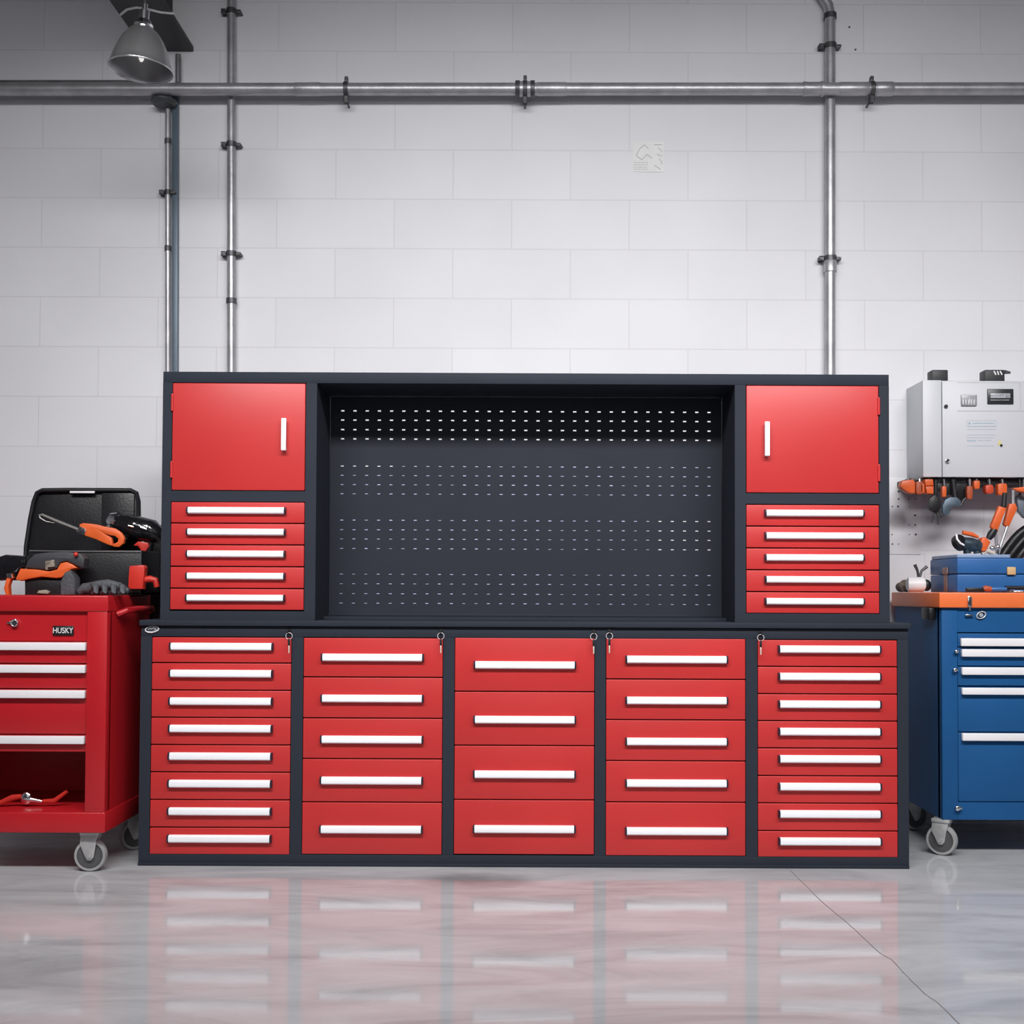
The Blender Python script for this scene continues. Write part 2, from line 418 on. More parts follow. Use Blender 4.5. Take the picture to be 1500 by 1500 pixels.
# horizontal pipe
hy = WY - .090
hp = thing('horizontal_pipe', 'long grey horizontal pipe running across the wall above the bench', 'pipe', P(750, 130, hy))
aa, bb = P(-680, 131.4, hy), P(2225, 129.6, hy)
rh = 9.2 * M(hy)
MB().tube([aa, bb], rh, 24).build('pipe_run', STEEL, hp)
def on(px): return aa + (bb - aa) * ((px + 680) / 2905)
clamp(hp, on(507), rh, 'X'); clamp(hp, on(1277), rh, 'X')
def coup(p0, p1, k, m=STEEL):
    MB().tube([on(p0), on(p0 + 1.5), on(p1 - 1.5), on(p1)], [rh * 1.02, rh * k, rh * k, rh * 1.02], 24).build('coupling', m, hp)
coup(432, 470, 1.06); coup(756, 782, 1.22); coup(786, 830, 1.07); coup(1176, 1206, 1.08); coup(1228, 1272, 1.08); coup(1282, 1308, 1.12)
for q in (758, 769, 780): clamp(hp, on(q), rh * 1.12, 'X', lugs=(q == 769))
for q, r_ in ((1178, 1.15), (1204, 1.2)):
    MB().tube([on(q - 2), on(q + 2)], rh * r_, 24).build('collar', STEEL, hp)
# second, lower conduit hugging the left part
a, b = P(-680, 124, WY - .04), P(215, 124, WY - .04)
tag(MB().tube([a, b], 6.5 * M(WY), 16).build('dark_conduit', STEELD), 'dark conduit behind the left end of the horizontal pipe', 'pipe')
# drilled screw hole marks
for i, (px, py) in enumerate(((1244, 40), (1253, 73), (1203, 72))):
    p = P(px, py, WY)
    tag(MB().tube([(p.x, WY - .004, p.z), (p.x, WY - .0005, p.z)], .0045, 10).build('screw', CLAMP),
        ['small dark screw in the wall up and right of the bent pipe top', 'small dark screw in the wall just right of the upper pipe clamp', 'small dark screw in the wall just left of the upper pipe clamp'][i], 'screw')

# paper notice on the wall
t = thing('paper_notice', 'small faded white paper notice with a sketch taped to the wall', 'notice', P(950, 252, WY - .002))
a, b = P(927, 252, WY), P(972, 208, WY)
MB().box(a.x, b.x, WY - .003, WY - .001, a.z, b.z).build('sheet', PAPER, t)
k = MB()
def line(mb, p, q, Y, wd=.0025):
    a_, b_ = P(p[0], p[1], Y), P(q[0], q[1], Y)
    d = (b_ - a_); n_ = Vector((-d.z, 0, d.x)).normalized() * wd / 2
    f = [mb.b.verts.new(v) for v in (a_ + n_, a_ - n_, b_ - n_, b_ + n_)]
    mb.b.faces.new(f)
Yp = WY - .0036
for p, q in [((932, 228), (937, 218)), ((937, 218), (944, 212)), ((932, 228), (940, 234)), ((940, 234), (948, 226)), ((948, 226), (955, 232)), ((944, 212), (950, 218)),
             ((958, 212), (970, 212)), ((964, 216), (970, 222)), ((962, 226), (970, 229)), ((958, 242), (968, 248)), ((966, 232), (970, 240))]:
    line(k, p, q, Yp, .004)
k.build('sketch', INK, t, smooth=False); k = MB()
for yy in (238, 241.5, 245, 248):
    x = 929
    while x < 948:
        w_ = random.uniform(2, 5); line(k, (x, yy), (min(x + w_, 949), yy), Yp, .003); x += w_ + 1.2
k.build('print', INK, t, smooth=False)

# ------------------------------------------------------------------ pendant lamp
LY = -0.05
lc = P(206, 103, LY)
ml = M(LY)
lamp = thing('pendant_lamp', 'bell-shaped aluminium pendant lamp hanging at the upper left', 'lamp', lc, (0, math.radians(3), 0))
R = 46 * ml
prof = [(R * 1.03, -.001), (R * 1.03, .004), (R * .985, .010), (R * .94, .03), (R * .88, .055), (R * .79, .085), (R * .66, .118), (R * .48, .148), (R * .30, .168), (R * .20, .176)]
o = MB().lathe(prof, n=48).build('lamp_shade', ALU, lamp, local=True)
sm = o.modifiers.new('s', 'SOLIDIFY'); sm.thickness = .002; sm.offset = -1
MB().lathe([(R * (1.0 if i == 0 else 1) * p[0] / R * .97, p[1] + .001) for i, p in enumerate(prof[1:])], n=48).build('reflector', ALUIN, lamp, local=True)
MB().lathe([(R * .26, .168), (R * .30, .178), (R * .22, .196), (R * .16, .20), (R * .16, .235), (R * .09, .24), (R * .09, .262), (.001, .262)], n=28).build('socket_cap', CHROME, lamp, local=True)
bb_ = MB(); bb_.ell((0, 0, .055), .011, .011, .022); bb_.tube([(0, 0, .07), (0, 0, .165)], .008, 16)
bb_.build('bulb', BULB, lamp, local=True)
st = MB()
for i in range(7):
    z = .27 + i * .020
    st.ring((0, 0, z), .009, .0028, 'Y' if i % 2 else 'X', 14, 6)
st.build('chain', CLAMP, lamp, local=True)
top = P(210, -30, LY)
MB().tube([(0.002, 0, .40), (0.004, 0, RZ - lc.z - .005)], .005, 10).build('rod', CLAMP, lamp, local=True)
cb_ = MB()
cp = [P(176, 22, LY + .07), P(186, 14, LY + .06), P(200, 11, LY + .05), P(215, 13, LY + .05), P(235, 18, LY + .06), P(256, 20, LY + .07)]
cb_.tube(cp, .0045, 8)
tag(cb_.build('lamp_cable', STEEL), 'short grey cable crossing over the lamp chain', 'cable')

# ------------------------------------------------------------------ bench
def bx(px, py=1093, Y=0.0): return P(px, py, Y).x
def bz(px, py, Y=0.0): return P(px, py, Y).z
BY = 0.0; BD = 0.62
base = thing('base_cabinet', 'long charcoal workbench base cabinet with five columns of red drawers', 'cabinet', (bx(768), 0.31, 0))
X0, X1 = bx(204.5), bx(1331)
ZT = bz(768, 919)
FR = .03
cols = [((220.5, 426), [933, 971, 1011, 1051, 1091, 1131, 1171.5, 1212, 1252], (248, 400.0), [947, 986.5, 1027, 1067, 1107.5, 1147.5, 1188, 1228]),
        ((443, 648.5), [934, 992, 1052, 1111.5, 1175, 1252], (470, 620.5), [963, 1023, 1083, 1143, 1214.5]),
        ((665, 871), [934, 1013, 1092, 1171.5, 1252], (693.5, 843.5), [974, 1054, 1134, 1214]),
        ((887, 1092.5), [935, 995, 1054.5, 1114.5, 1175, 1254], (915.5, 1065.5), [966, 1026, 1086, 1147, 1217]),
        ((1109.5, 1315), [937, 976.5, 1016.5, 1056, 1096, 1136.5, 1176.5, 1217, 1256], (1139, 1289.5), [951, 991, 1031.5, 1071.5, 1111.5, 1152, 1192, 1232])]
zlo, zhi = bz(768, 1253), bz(768, 934.5)
f = MB()
f.box(X0, X1, FR, BD, 0.012, ZT)                                     # carcass behind the face frame
f.box(X0, X1, 0, FR, zhi, ZT, .0015)
f.box(X0, X1, 0, FR, 0.012, zlo, .0015)
xs = [X0] + sum([[bx(c[0][0]), bx(c[0][1])] for c in cols], []) + [X1]
for i in range(0, len(xs), 2):
    f.box(xs[i], xs[i + 1], 0, FR, zlo, zhi)
f.build('body', FRAME, base)
MB().box(X0 - .001, X1 + .001, -.002, BD, 0.0, .013, .002).build('plinth', FRAME, base)
def drawer_set(parent, x0, x1, zs, hx0, hx1, hzs, Yf, hh=.0285):
    for i in range(len(zs) - 1):
        zt, zb_ = zs[i], zs[i + 1]
        g = .0022
        d = MB().box(x0 + g, x1 - g, Yf - .002, Yf + FR - .004, zb_ + g, zt - g, .0025, 3).build('drawer', RED, parent)
        z = hzs[i]
        h = MB(); capw = .0065
        # rounded rail profile
        prof = [(-.002, -hh / 2), (-.016, -hh / 2), (-.021, -hh / 2 + .004), (-.023, 0), (-.021, hh / 2 - .004), (-.016, hh / 2), (-.002, hh / 2)]
        def rail(mb, xa, xb, k=1.0):
            a_ = [mb.b.verts.new((xa, Yf + y * k, z + q * k)) for y, q in prof]; b_ = [mb.b.verts.new((xb, Yf + y * k, z + q * k)) for y, q in prof]
            for j in range(len(prof)):
                mb.b.faces.new((a_[j], a_[(j + 1) % len(prof)], b_[(j + 1) % len(prof)], b_[j]))
            mb.b.faces.new(a_[::-1]); mb.b.faces.new(b_)
        rail(h, hx0 + capw, hx1 - capw); h.build('handle', HAND, d)['label'] = 'white rail handle'
        for xa, xb in ((hx0, hx0 + capw), (hx1 - capw, hx1)):
            c_ = MB(); rail(c_, xa, xb, 1.04); c_.build('handle_cap', CAP, d)['label'] = 'black handle end cap'
for (cx, ys, hx, hys) in cols:
    mid = (cx[0] + cx[1]) / 2
    drawer_set(base, bx(cx[0]), bx(cx[1]), [bz(mid, y) for y in ys], bx(hx[0]), bx(hx[1]), [bz(mid, y) for y in hys], BY)
# emblem
eb = P(222.5, 922, -.004); e1 = MB()
e1.lathe([(.001, -.001), (1, -.001), (1, .001), (.001, .001)], n=32, mtx=Matrix.Translation((eb.x, -.0015, eb.z)) @ Matrix.Rotation(math.radians(-6), 4, 'Y') @ Matrix.Rotation(math.pi / 2, 4, 'X') @ Matrix.Diagonal((.027, .0135, 1, 1)))
em = e1.build('badge', mat('badge_dark', (.05, .055, .07), .3), base); em['label'] = 'oval silver and dark badge'
e2 = MB()
e2.ring((0, 0, 0), 1, .09, 'Z', 36, 6, mtx=Matrix.Translation((eb.x, -.003, eb.z)) @ Matrix.Rotation(math.radians(-6), 4, 'Y') @ Matrix.Rotation(math.pi / 2, 4, 'X') @ Matrix.Diagonal((.026, .0125, .012, 1)))
sw = [(-.026, -.006), (-.016, -.0105), (0, -.0115), (.014, -.008), (.022, .000)]
e2.tube([(eb.x + x, -.0035, eb.z + z) for x, z in sw], [.001, .0028, .0034, .0028, .001], 8)
sw = [(-.014, -.001), (-.008, .005), (-.001, .002), (.005, .006), (.012, .004), (.016, .000), (.008, -.002)]
e2.tube([(eb.x + x, -.0035, eb.z + z) for x, z in sw], .0011, 6)
e2.build('emblem', SHINY, em)
# locks and keys
names = ['leftmost lock of the base cabinet', 'second lock from the left', 'lock above the middle drawer column', 'fourth lock from the left', 'rightmost lock of the base cabinet']
for i, (px, py) in enumerate([(424, 931.5), (646, 931.5), (869.5, 932.5), (892.5, 931.5), (1113.8, 934)]):
    c = P(px, py, -.02); cl = P(px, py - 6.5, 0)
    mb = MB(); mb.tube([(cl.x, .004, cl.z), (cl.x, -.006, cl.z)], .0095, 20); mb.tube([(cl.x, -.006, cl.z), (cl.x, -.009, cl.z)], .006, 16)
    mb.build('lock', BLACK, base)['label'] = 'small black cylinder lock'
    kt = thing('key', 'black-headed key on a split ring hanging from the ' + names[i], 'key', (c.x, -.02, c.z), group='keys hanging in the drawer locks')
    MB().box(cl.x - .0018, cl.x + .0018, -.034, -.0092, cl.z - .006, cl.z + .005, .0008).build('lock_key', BLACK, kt)
    MB().ring((c.x, -.028, c.z), .0125, .0013, 'Y', 28, 6).build('key_ring', SHINY, kt)
    z0 = c.z - .011
    MB().box(c.x - .0045, c.x + .0045, -.030, -.0265, z0 - .026, z0, .0015).build('key_head', BLACK, kt)
    k = MB(); k.box(c.x - .0022, c.x + .0022, -.0292, -.0272, z0 - .055, z0 - .025, .0004)
    for q in range(4): k.box(c.x + .0018, c.x + .0032, -.0292, -.0272, z0 - .032 - q * .006, z0 - .030 - q * .006)
    k.build('key_blade', BRASS, kt)

# worktop
wt0, wt1 = bz(768, 910.5), ZT + .0005
tag(MB().box(bx(203), bx(1334), -.014, BD + .005, wt1, wt0, .003, 3).build('worktop', FRAME), 'thin charcoal worktop lying across the whole base cabinet', 'worktop')

# hutch
HY = 0.012; HD = 0.34; hz0 = wt0 + .0005
hutch = thing('hutch_cabinet', 'charcoal upper cabinet with two red doors, ten small drawers and a central pegboard', 'cabinet', (bx(768), .17, hz0))
def hx(px, py=728): return P(px, py, HY).x
def hz(px, py): return P(px, py, HY).z
H0, H1 = hx(236.8), hx(1302.8); HT = hz(770, 546.5)
xo0, xo1 = hx(463), hx(1076.5)
h = MB()
dl0, dl1, dr0, dr1 = hx(250.5), hx(447), hx(1092.5), hx(1288)
zd0, zd1 = hz(768, 721), hz(768, 562.5)
zs0, zs1 = hz(768, 897), hz(768, 736.5)
h.box(H0, H1, HY, HD, zd1 + .0, HT, .0015)             # top
# left and right unit carcass
for (ux0, ux1, a0, a1) in ((H0, xo0, dl0, dl1), (xo1, H1, dr0, dr1)):
    h.box(ux0, ux1, HY + FR, HD, hz0, zd1)
    h.box(ux0, a0, HY, HY + FR, hz0, zd1); h.box(a1, ux1, HY, HY + FR, hz0, zd1)
    h.box(a0, a1, HY, HY + FR, zs1, zd0); h.box(a0, a1, HY, HY + FR, hz0, zs0)
h.box(xo0, xo1, HY + .20, HD, hz0, hz0 + .012)     # low back sill
h.build('body', FRAME, hutch)
# doors
for (a0, a1, hpx, hpy0, hpy1, hingex, hy_) in ((dl0, dl1, 417.5, 614, 661, 'l', (578, 602, 677, 700)), (dr0, dr1, 1122, 619, 669, 'r', (584, 608, 682, 705))):
    g = .0025
    d = MB().box(a0 + g, a1 - g, HY - .003, HY + FR - .004, zd0 + g, zd1 - g, .003, 3).build('door', RED, hutch)
    d['label'] = 'red cabinet door on the left' if hingex == 'l' else 'red cabinet door on the right'
    xh = hx(hpx, 640); za, zb_ = hz(hpx, hpy0), hz(hpx, hpy1)
    q = MB(); q.box(xh - .0095, xh + .0095, HY - .032, HY - .018, zb_, za, .003, 3)
    q.box(xh - .007, xh + .007, HY - .020, HY - .002, zb_ + .001, zb_ + .014, .001); q.box(xh - .007, xh + .007, HY - .020, HY - .002, za - .014, za - .001, .001)
    q.build('handle', HAND, d)['label'] = 'white upright handle'
    xe = a0 + .002 if hingex == 'l' else a1 - .002
    for j in (0, 2):
        z_a, z_b = hz(250 if hingex == 'l' else 1288, hy_[j]), hz(250 if hingex == 'l' else 1288, hy_[j + 1])
        q = MB(); q.tube([(xe, HY - .004, z_b), (xe, HY - .004, z_a)], .0055, 14)
        q.tube([(xe, HY - .004, z_a), (xe, HY - .004, z_a + .004)], [.004, .003], 10)
        q.build('hinge', RED, d)
drawer_set(hutch, dl0, dl1, [hz(349, y) for y in (735, 766.5, 798, 830, 862, 894)], hx(275), hx(420), [hz(349, y) for y in (748, 779.5, 811.5, 844, 876)], HY, .0255)
drawer_set(hutch, dr0, dr1, [hz(1190, y) for y in (739, 771, 803, 835, 867, 899)], hx(1119), hx(1264.5), [hz(1190, y) for y in (752, 785, 817, 849, 881)], HY, .0255)
# pegboard with punched slots
YB = HY + .315
rows_py = [603, 616.5, 630.5, 644, 683.5, 697, 710.5, 724, 762.5, 776.5, 790, 804, 841.5, 855.5, 870, 884]
xc = [P(501 + (1038.5 - 501) * i / 30 - 0, 740, YB).x for i in range(31)]
zc = [P(770, y, YB).z for y in rows_py]
px0, px1, pz0, pz1 = xo0 + .001, xo1 - .001, hz0 + .0125, zd1 - .0005
hw, hh_ = .0066, .0028
def cut(cs, half, lo, hi):
    r_ = [lo]
    for c_ in sorted(cs): r_ += [c_ - half, c_ + half]
    return r_ + [hi]
pb = MB()
gx = cut(xc, hw, px0, px1); gz = cut(zc, hh_, pz0, pz1)
vs = [[pb.b.verts.new((x, YB, z)) for z in gz] for x in gx]
zsorted = sorted(zc)
for i in range(len(gx) - 1):
    for j in range(len(gz) - 1):
        if i % 2 == 1 and j % 2 == 1:
            continue
        pb.b.faces.new((vs[i][j], vs[i + 1][j], vs[i + 1][j + 1], vs[i][j + 1]))
o = pb.build('pegboard', PEG, hutch, smooth=False)
md = o.modifiers.new('thickness', 'SOLIDIFY'); md.thickness = .0015; md.offset = -1
# added pale sheets whose colour imitates bright wall showing through the lower slots
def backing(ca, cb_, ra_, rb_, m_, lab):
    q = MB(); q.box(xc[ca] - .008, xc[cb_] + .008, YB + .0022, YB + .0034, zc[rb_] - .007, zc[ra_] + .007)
    q.build('slot_light_sheet', m_, hutch)['label'] = lab
GB = mat('dim_slot_light', (.42, .43, .62), .6, 0, .5, 9)
WB = mat('bright_slot_light', (.85, .87, .86), .6)
backing(0, 4, 4, 4, WB, 'white sheet added to imitate bright light through the slots')
backing(5, 30, 4, 7, GB, 'blue-grey sheet added to imitate dim light through the slots'); backing(0, 4, 5, 7, GB, 'blue-grey sheet added to imitate dim light through the slots')
backing(0, 25, 8, 11, GB, 'blue-grey sheet added to imitate dim light through the slots'); backing(26, 30, 8, 11, WB, 'white sheet added to imitate bright light through the slots')
backing(0, 30, 12, 15, GB, 'blue-grey sheet added to imitate dim light through the slots')
fr = MB()
e0, e1 = P(484, 740, YB).x, P(1057, 740, YB).x
zt_, zb2 = P(770, 587, YB).z, P(770, 900, YB).z
fr.box(px0, px1, YB - .004, YB - .0008, pz1 - .012, pz1 - .001)
fr.box(px0, px1, YB - .012, YB - .0008, pz0 + .0005, zb2, .001)
fr.build('retaining_strip', FRAME, hutch)

# ------------------------------------------------------------------ casters
def caster(parent, c, r, wd, yaw=0.0, zt=0.16, light_=True):
    """c = wheel contact point on the floor"""
    rt = Matrix.Translation(c) @ Matrix.Rotation(yaw, 4, 'Z')
    w_ = MB()
    mt = rt @ Matrix.Translation((0, 0, r)) @ Matrix.Rotation(math.pi / 2, 4, 'X')
    w_.lathe([(r * .80, -wd / 2), (r * .95, -wd / 2), (r, -wd / 4), (r, wd / 4), (r * .95, wd / 2), (r * .80, wd / 2)], n=36, mtx=mt)
    cast = w_.build('wheel', RUBBER, parent)
    MB().lathe([(.001, -wd * .42), (r * .3, -wd * .42), (r * .42, -wd * .30), (r * .81, -wd * .36), (r * .81, wd * .36), (r * .42, wd * .30), (r * .3, wd * .42), (.001, wd * .42)], n=30, mtx=mt).build('hub', HUB, cast)
    b_ = MB()
    for s_ in (-1, 1):
        pl = [(-.034, zt - .012), (.034, zt - .012), (.026, zt - .035), (.016, r * .92), (.006, r * .72), (-.008, r * .72), (-.016, r * .95), (-.036, zt - .05)]
        k0 = len(b_.b.verts)
        b_.b.verts.ensure_lookup_table()
        before = set(b_.b.verts)
        b_.prism(pl, s_ * (wd / 2 + .004) - .0015, s_ * (wd / 2 + .004) + .0015, .0008)
        nv = [v for v in b_.b.verts if v not in before]
        bmesh.ops.transform(b_.b, matrix=rt, verts=nv)
    b_.box(-.036, .036, -wd / 2 - .010, wd / 2 + .010, zt - .014, zt - .0005, .002, mtx=rt)
    b_.tube([rt @ Vector((0, -wd / 2 - .010, r)), rt @ Vector((0, wd / 2 + .010, r))], .008, 14)
    b_.build('caster_bracket', GALV, parent)

# ------------------------------------------------------------------ red cart (left)
CYF = -.14
def cp_(px, py, Y=CYF): return P(px, py, Y)
cx1 = cp_(155, 1040).x; cx0 = cx1 - .78
cyb = .36
zt0 = cp_(100, 872).z; zt1 = cp_(100, 896).z; zb1 = cp_(100, 1190).z; zb0 = cp_(100, 1220).z
cart = thing('tool_cart', 'red rolling tool cart with white drawer pulls at the left of the bench', 'cart', ((cx0 + cx1) / 2, .11, 0))
tt = MB(); tt.box(cx0 - .004, cx1 + .004, CYF - .004, cyb, zt1, zt0, .006, 3)
tt.build('top_tray', REDC, cart)
bd = MB()
xr = cp_(126, 1040).x                                     # right edge of drawers
bay_top, bay_bot = cp_(60, 1102).z, cp_(60, 1188).z
bd.box(xr, cx1, CYF, CYF + .05, zb1, zt1, .002)            # right post front
bd.box(cx0, cx0 + .05, CYF, CYF + .05, zb1, zt1, .002)
bd.box(cx1 - .004, cx1, CYF + .04, cyb, zb1, zt1)
bd.box(cx0, cx0 + .004, CYF + .04, cyb, zb1, zt1)
bd.box(cx0, cx1, cyb - .01, cyb, zb1, zt1)
bd.box(cx0 + .05, xr, CYF + .035, cyb - .01, bay_top, zt1)    # inner block behind drawers
bd.box(cx0 + .05, xr, CYF + .014, CYF + .03, cp_(60, 939).z, zt1)    # header rail
bd.build('body', REDC, cart)
lo = MB(); lo.box(cx0 - .003, cx1 + .003, CYF - .003, cyb, zb0, zb1, .004, 3)
lo.build('lower_shelf', REDC, cart)
dx0, dx1 = cx0 + .052, xr - .002
for (ya, yb_, hy0, hy1) in ((940, 971.5, 941, 952.5), (973, 1008.5, 974, 985.5), (1010, 1075.5, 1011, 1022.5), (1077, 1101.5, 1078, 1089.5)):
    d = MB().box(dx0, dx1, CYF + .010, CYF + .033, cp_(60, yb_).z, cp_(60, ya).z, .002).build('drawer', REDC, cart)
    q = MB(); za, zb_ = cp_(60, hy0).z, cp_(60, hy1).z
    q.box(dx0 + .002, dx1 - .001, CYF - .012, CYF + .009, zb_, za, .003, 3)
    q.build('handle', WHITES, d)['label'] = 'white full-width drawer pull'
lk = cp_(20.5, 912.5)
q = MB(); q.tube([(lk.x, CYF + .014, lk.z), (lk.x, CYF + .002, lk.z)], .0145, 24); q.ring((lk.x, CYF + .002, lk.z), .012, .003, 'Y')
q.box(lk.x - .030, lk.x - .016, CYF + .006, CYF + .012, lk.z - .004, lk.z + .004, .001)
q.build('lock', CHROME, cart)['label'] = 'round chrome lock'
bdg = cp_(91, 924)
q = MB(); q.box(bdg.x - .040, bdg.x + .040, CYF + .008, CYF + .0145, bdg.z - .0185, bdg.z + .0185, .003, 2)
bo = q.build('badge', BLACK, cart); bo['label'] = 'black nameplate with silver letters'
text_part('lettering', 'HUSKY', .030, (bdg.x, CYF + .0068, bdg.z), WHITES, bo, squeeze=.82)
# side push handle
q = MB(); zh = cp_(155, 893).z
q.tube([(cx1, CYF + .10, zh - .02), (cx1 + .03, CYF + .12, zh - .005), (cx1 + .045, CYF + .18, zh), (cx1 + .045, cyb - .12, zh), (cx1 + .03, cyb - .06, zh - .005), (cx1, cyb - .04, zh - .02)], .012, 14)
q.build('push_handle', REDC, cart)
fc = floorpt(133, 1275.5)
caster(cart, fc, 23.5 * M(CYF), .032, math.radians(3), zb0, True)
caster(cart, Vector((cx0 + .07, fc.y, 0)), 23.5 * M(CYF), .032, 0, zb0)
caster(cart, Vector((cx1 - .03, cyb - .07, 0)), 23.5 * M(CYF), .032, math.radians(40), zb0)
caster(cart, Vector((cx0 + .07, cyb - .07, 0)), 23.5 * M(CYF), .032, 0, zb0)
# hand tools in the open bay
zbay = zb1
def bayp(px, Y=-.02): return P(px, 1176, Y).x
t = thing('tin_snips', 'red-handled snips lying in the open bay of the red cart', 'snips', (bayp(60), -.02, zbay))
MB().tube([(bayp(0), -.03, zbay + .012), (bayp(20), -.03, zbay + .035), (bayp(33), -.03, zbay + .040)], [.010, .012, .009], 10).build('grip', REDP, t)
MB().tube([(bayp(60), -.02, zbay + .020), (bayp(80), -.02, zbay + .022), (bayp(98), -.02, zbay + .058)], [.006, .010, .007], 10).build('grip', REDP, t)
q = MB(); q.ell((bayp(40), -.03, zbay + .033), .022, .012, .026); q.tube([(bayp(40), -.03, zbay + .03), (bayp(62), -.022, zbay + .020)], [.013, .007], 12)
q.build('jaw', CHROME, t)

# black equipment case on the cart: base and open lid
zc_ = zt0 + .001
ca0, ca1 = P(40, 840, .10).x, P(207, 840, .10).x
ctop = P(120, 806, .10).z
case = thing('tool_case', 'open black hard case standing on the red cart with its lid up', 'case', ((ca0 + ca1) / 2, .2, zc_))
q = MB()
q.box(ca0, ca1, .10, .112, zc_, ctop, .004); q.box(ca0, ca1, .318, .33, zc_, ctop, .004)
q.box(ca0, ca0 + .012, .105, .325, zc_, ctop, .003); q.box(ca1 - .012, ca1, .105, .325, zc_, ctop, .003)
q.box(ca0, ca1, .10, .33, zc_, zc_ + .012, .003)
q.build('case_base', BLACK, case)
q = MB(); q.tube([(ca0 + .01, .098, ctop - .004), (ca1 - .004, .098, ctop - .006)], .003, 8); q.build('rim', mat('dark_grey_rim', (.09, .09, .095), .5), case)
LYc = .335
out = [(37, 822), (38, 800), (44, 760), (49, 735), (54, 722), (62, 718), (100, 717.5), (192, 718), (200, 722), (203, 734), (204, 822)]
q = MB(); q.ppx(out, LYc, .012, .003)
# raised rim around the lid
rp_ = [P(a_, b_, LYc - .012) for a_, b_ in out]
q.tube(rp_, .009, 8)
q.box(P(150, 730, LYc).x, P(198, 730, LYc).x, LYc - .012, LYc + .002, P(150, 815, LYc).z, P(150, 722, LYc).z, .006, 2)
q.build('lid', BLACK, case)
q = MB(); q.box(P(103, 720, LYc - .02).x, P(139, 720, LYc - .02).x, LYc - .026, LYc - .018, P(120, 722.5, LYc - .02).z, P(120, 719.5, LYc - .02).z, .001)
q.build('latch_plate', WHITES, case)['label'] = 'pale strip on the lid edge'
q = MB(); q.box(P(103, 720, LYc).x, P(139, 720, LYc).x, LYc - .018, LYc + .004, P(120, 720, LYc).z, P(120, 717, LYc).z, .001)
q.build('latch', ORANGED, case)

# orange pipe wrench resting across the open case
WYr = .15
t = thing('pipe_wrench', 'orange pipe wrench with a steel loop handle laid across the open black case', 'wrench', P(120, 800, WYr))
q = MB(); q.ppx([(116, 768), (122, 766), (140, 768), (152, 771), (168, 774), (177, 780), (182, 788), (181, 796), (174, 801.5), (166, 801), (165, 797), (172, 794), (173, 789), (168, 785), (160, 784), (150, 780), (163, 788), (165, 800), (158, 798), (140, 790), (125, 785), (116, 781)], WYr, .022, .004)
q.build('jaw', ORANGE, t)
q = MB(); q.tube([P(118, 777, WYr + .01), P(90, 766, WYr + .01), P(62, 754, WYr + .01), P(57.5, 754.5, WYr + .01), P(59, 759, WYr + .01), P(68, 764, WYr + .01), P(80, 766, WYr + .01)],
              [.006, .0065, .005, .004, .003, .002, .0015], 10)
q.build('handle', mat('dull_steel', (.35, .34, .32), .35, .6), t)
q = MB(); q.ppx([(111, 778), (117, 771), (126, 775), (124, 783), (116, 782)], WYr - .004, .006, .0015)
q.build('collar', CHROME, t)

# black cabinet standing behind the cart and bench end
x0, x1 = P(180, 900, .5).x, P(300, 900, .5).x
ztk = P(220, 872, .45).z
tk = thing('storage_cabinet', 'plain black cabinet in the dark gap between the red cart and bench', 'cabinet', ((x0 + x1) / 2, .66, 0))
MB().box(x0, x1, .64, .835, .03, ztk, .004).build('body', BLACK, tk)
MB().box(x0 - .004, x1, .632, .838, ztk - .012, ztk, .003).build('lid', mat('black_lid', (.02, .02, .022), .35), tk)
MB().box(x0 + .02, x1 - .02, .66, .82, 0, .03).build('foot', BLACK, tk)
# black bag on it
bgx = P(228, 830, .66).x
bag = thing('tool_bag', 'bulging black tool bag behind the open case', 'bag', (bgx, .75, ztk))
q = MB(); hgt = P(228, 770, .68).z - ztk
q.box(bgx - .075, bgx + .19, .68, .83, ztk, ztk + hgt, .05, 5)
q.build('bag_body', mat('black_nylon', (.008, .008, .009), .6, 0, .3, 30, .4, 40), bag)
q = MB(); q.tube([(bgx - .03, .675, ztk + hgt * .6), (bgx - .01, .665, ztk + hgt * .95), (bgx + .05, .66, ztk + hgt * 1.02), (bgx + .11, .665, ztk + hgt * .95), (bgx + .13, .675, ztk + hgt * .6)], .008, 8)
q.build('bag_handle', BLACK, bag)
# chrome and black power tool above the case
GY = .255
t = thing('angle_grinder', 'glossy black and chrome power tool resting above the right side of the black case', 'grinder', P(195, 800, GY))
q = MB(); q.tube([P(168, 768, GY), P(178, 768, GY), P(200, 774, GY), P(222, 778, GY), P(236, 786, GY)], [.030, .048, .052, .048, .03], 20)
q.build('motor_housing', BLACKG, t)
q = MB(); q.tube([P(159, 766, GY - .01), P(165, 763, GY - .01), P(172, 764, GY - .01)], [.022, .036, .042], 18); q.tube([P(161, 757, GY - .03), P(160, 774, GY - .03)], .005, 10)
q.tube([P(188, 770, GY - .052), P(196, 772, GY - .052)], .005, 8); q.tube([P(206, 772, GY - .050), P(214, 775, GY - .048)], .005, 8)
q.build('gear_head', CHROME, t)
q = MB(); q.tube([P(160, 774, GY), P(184, 795, GY - .02)], [.03, .02], 14)
q.build('neck', BLACK, t)
q = MB(); q.ppx([(195, 799), (202, 793), (216, 795), (218, 800), (213, 808), (210, 824), (207, 823), (206, 806), (202, 800)], GY - .03, .02, .003)
q.build('trigger_guard', REDP, t)
q = MB(); q.ppx([(187, 859), (189, 829), (209, 827.5), (212, 831), (209, 863), (190, 863)], .055, .044, .006)
q.build('side_clamp', REDP, case)['label'] = 'chunky red clamp block at the right end of the case'
q = MB(); q.tube([P(207, 850, .08), P(220, 848, .08), P(228, 850, .08), P(230, 860, .08)], [.012, .014, .013, .011], 12)
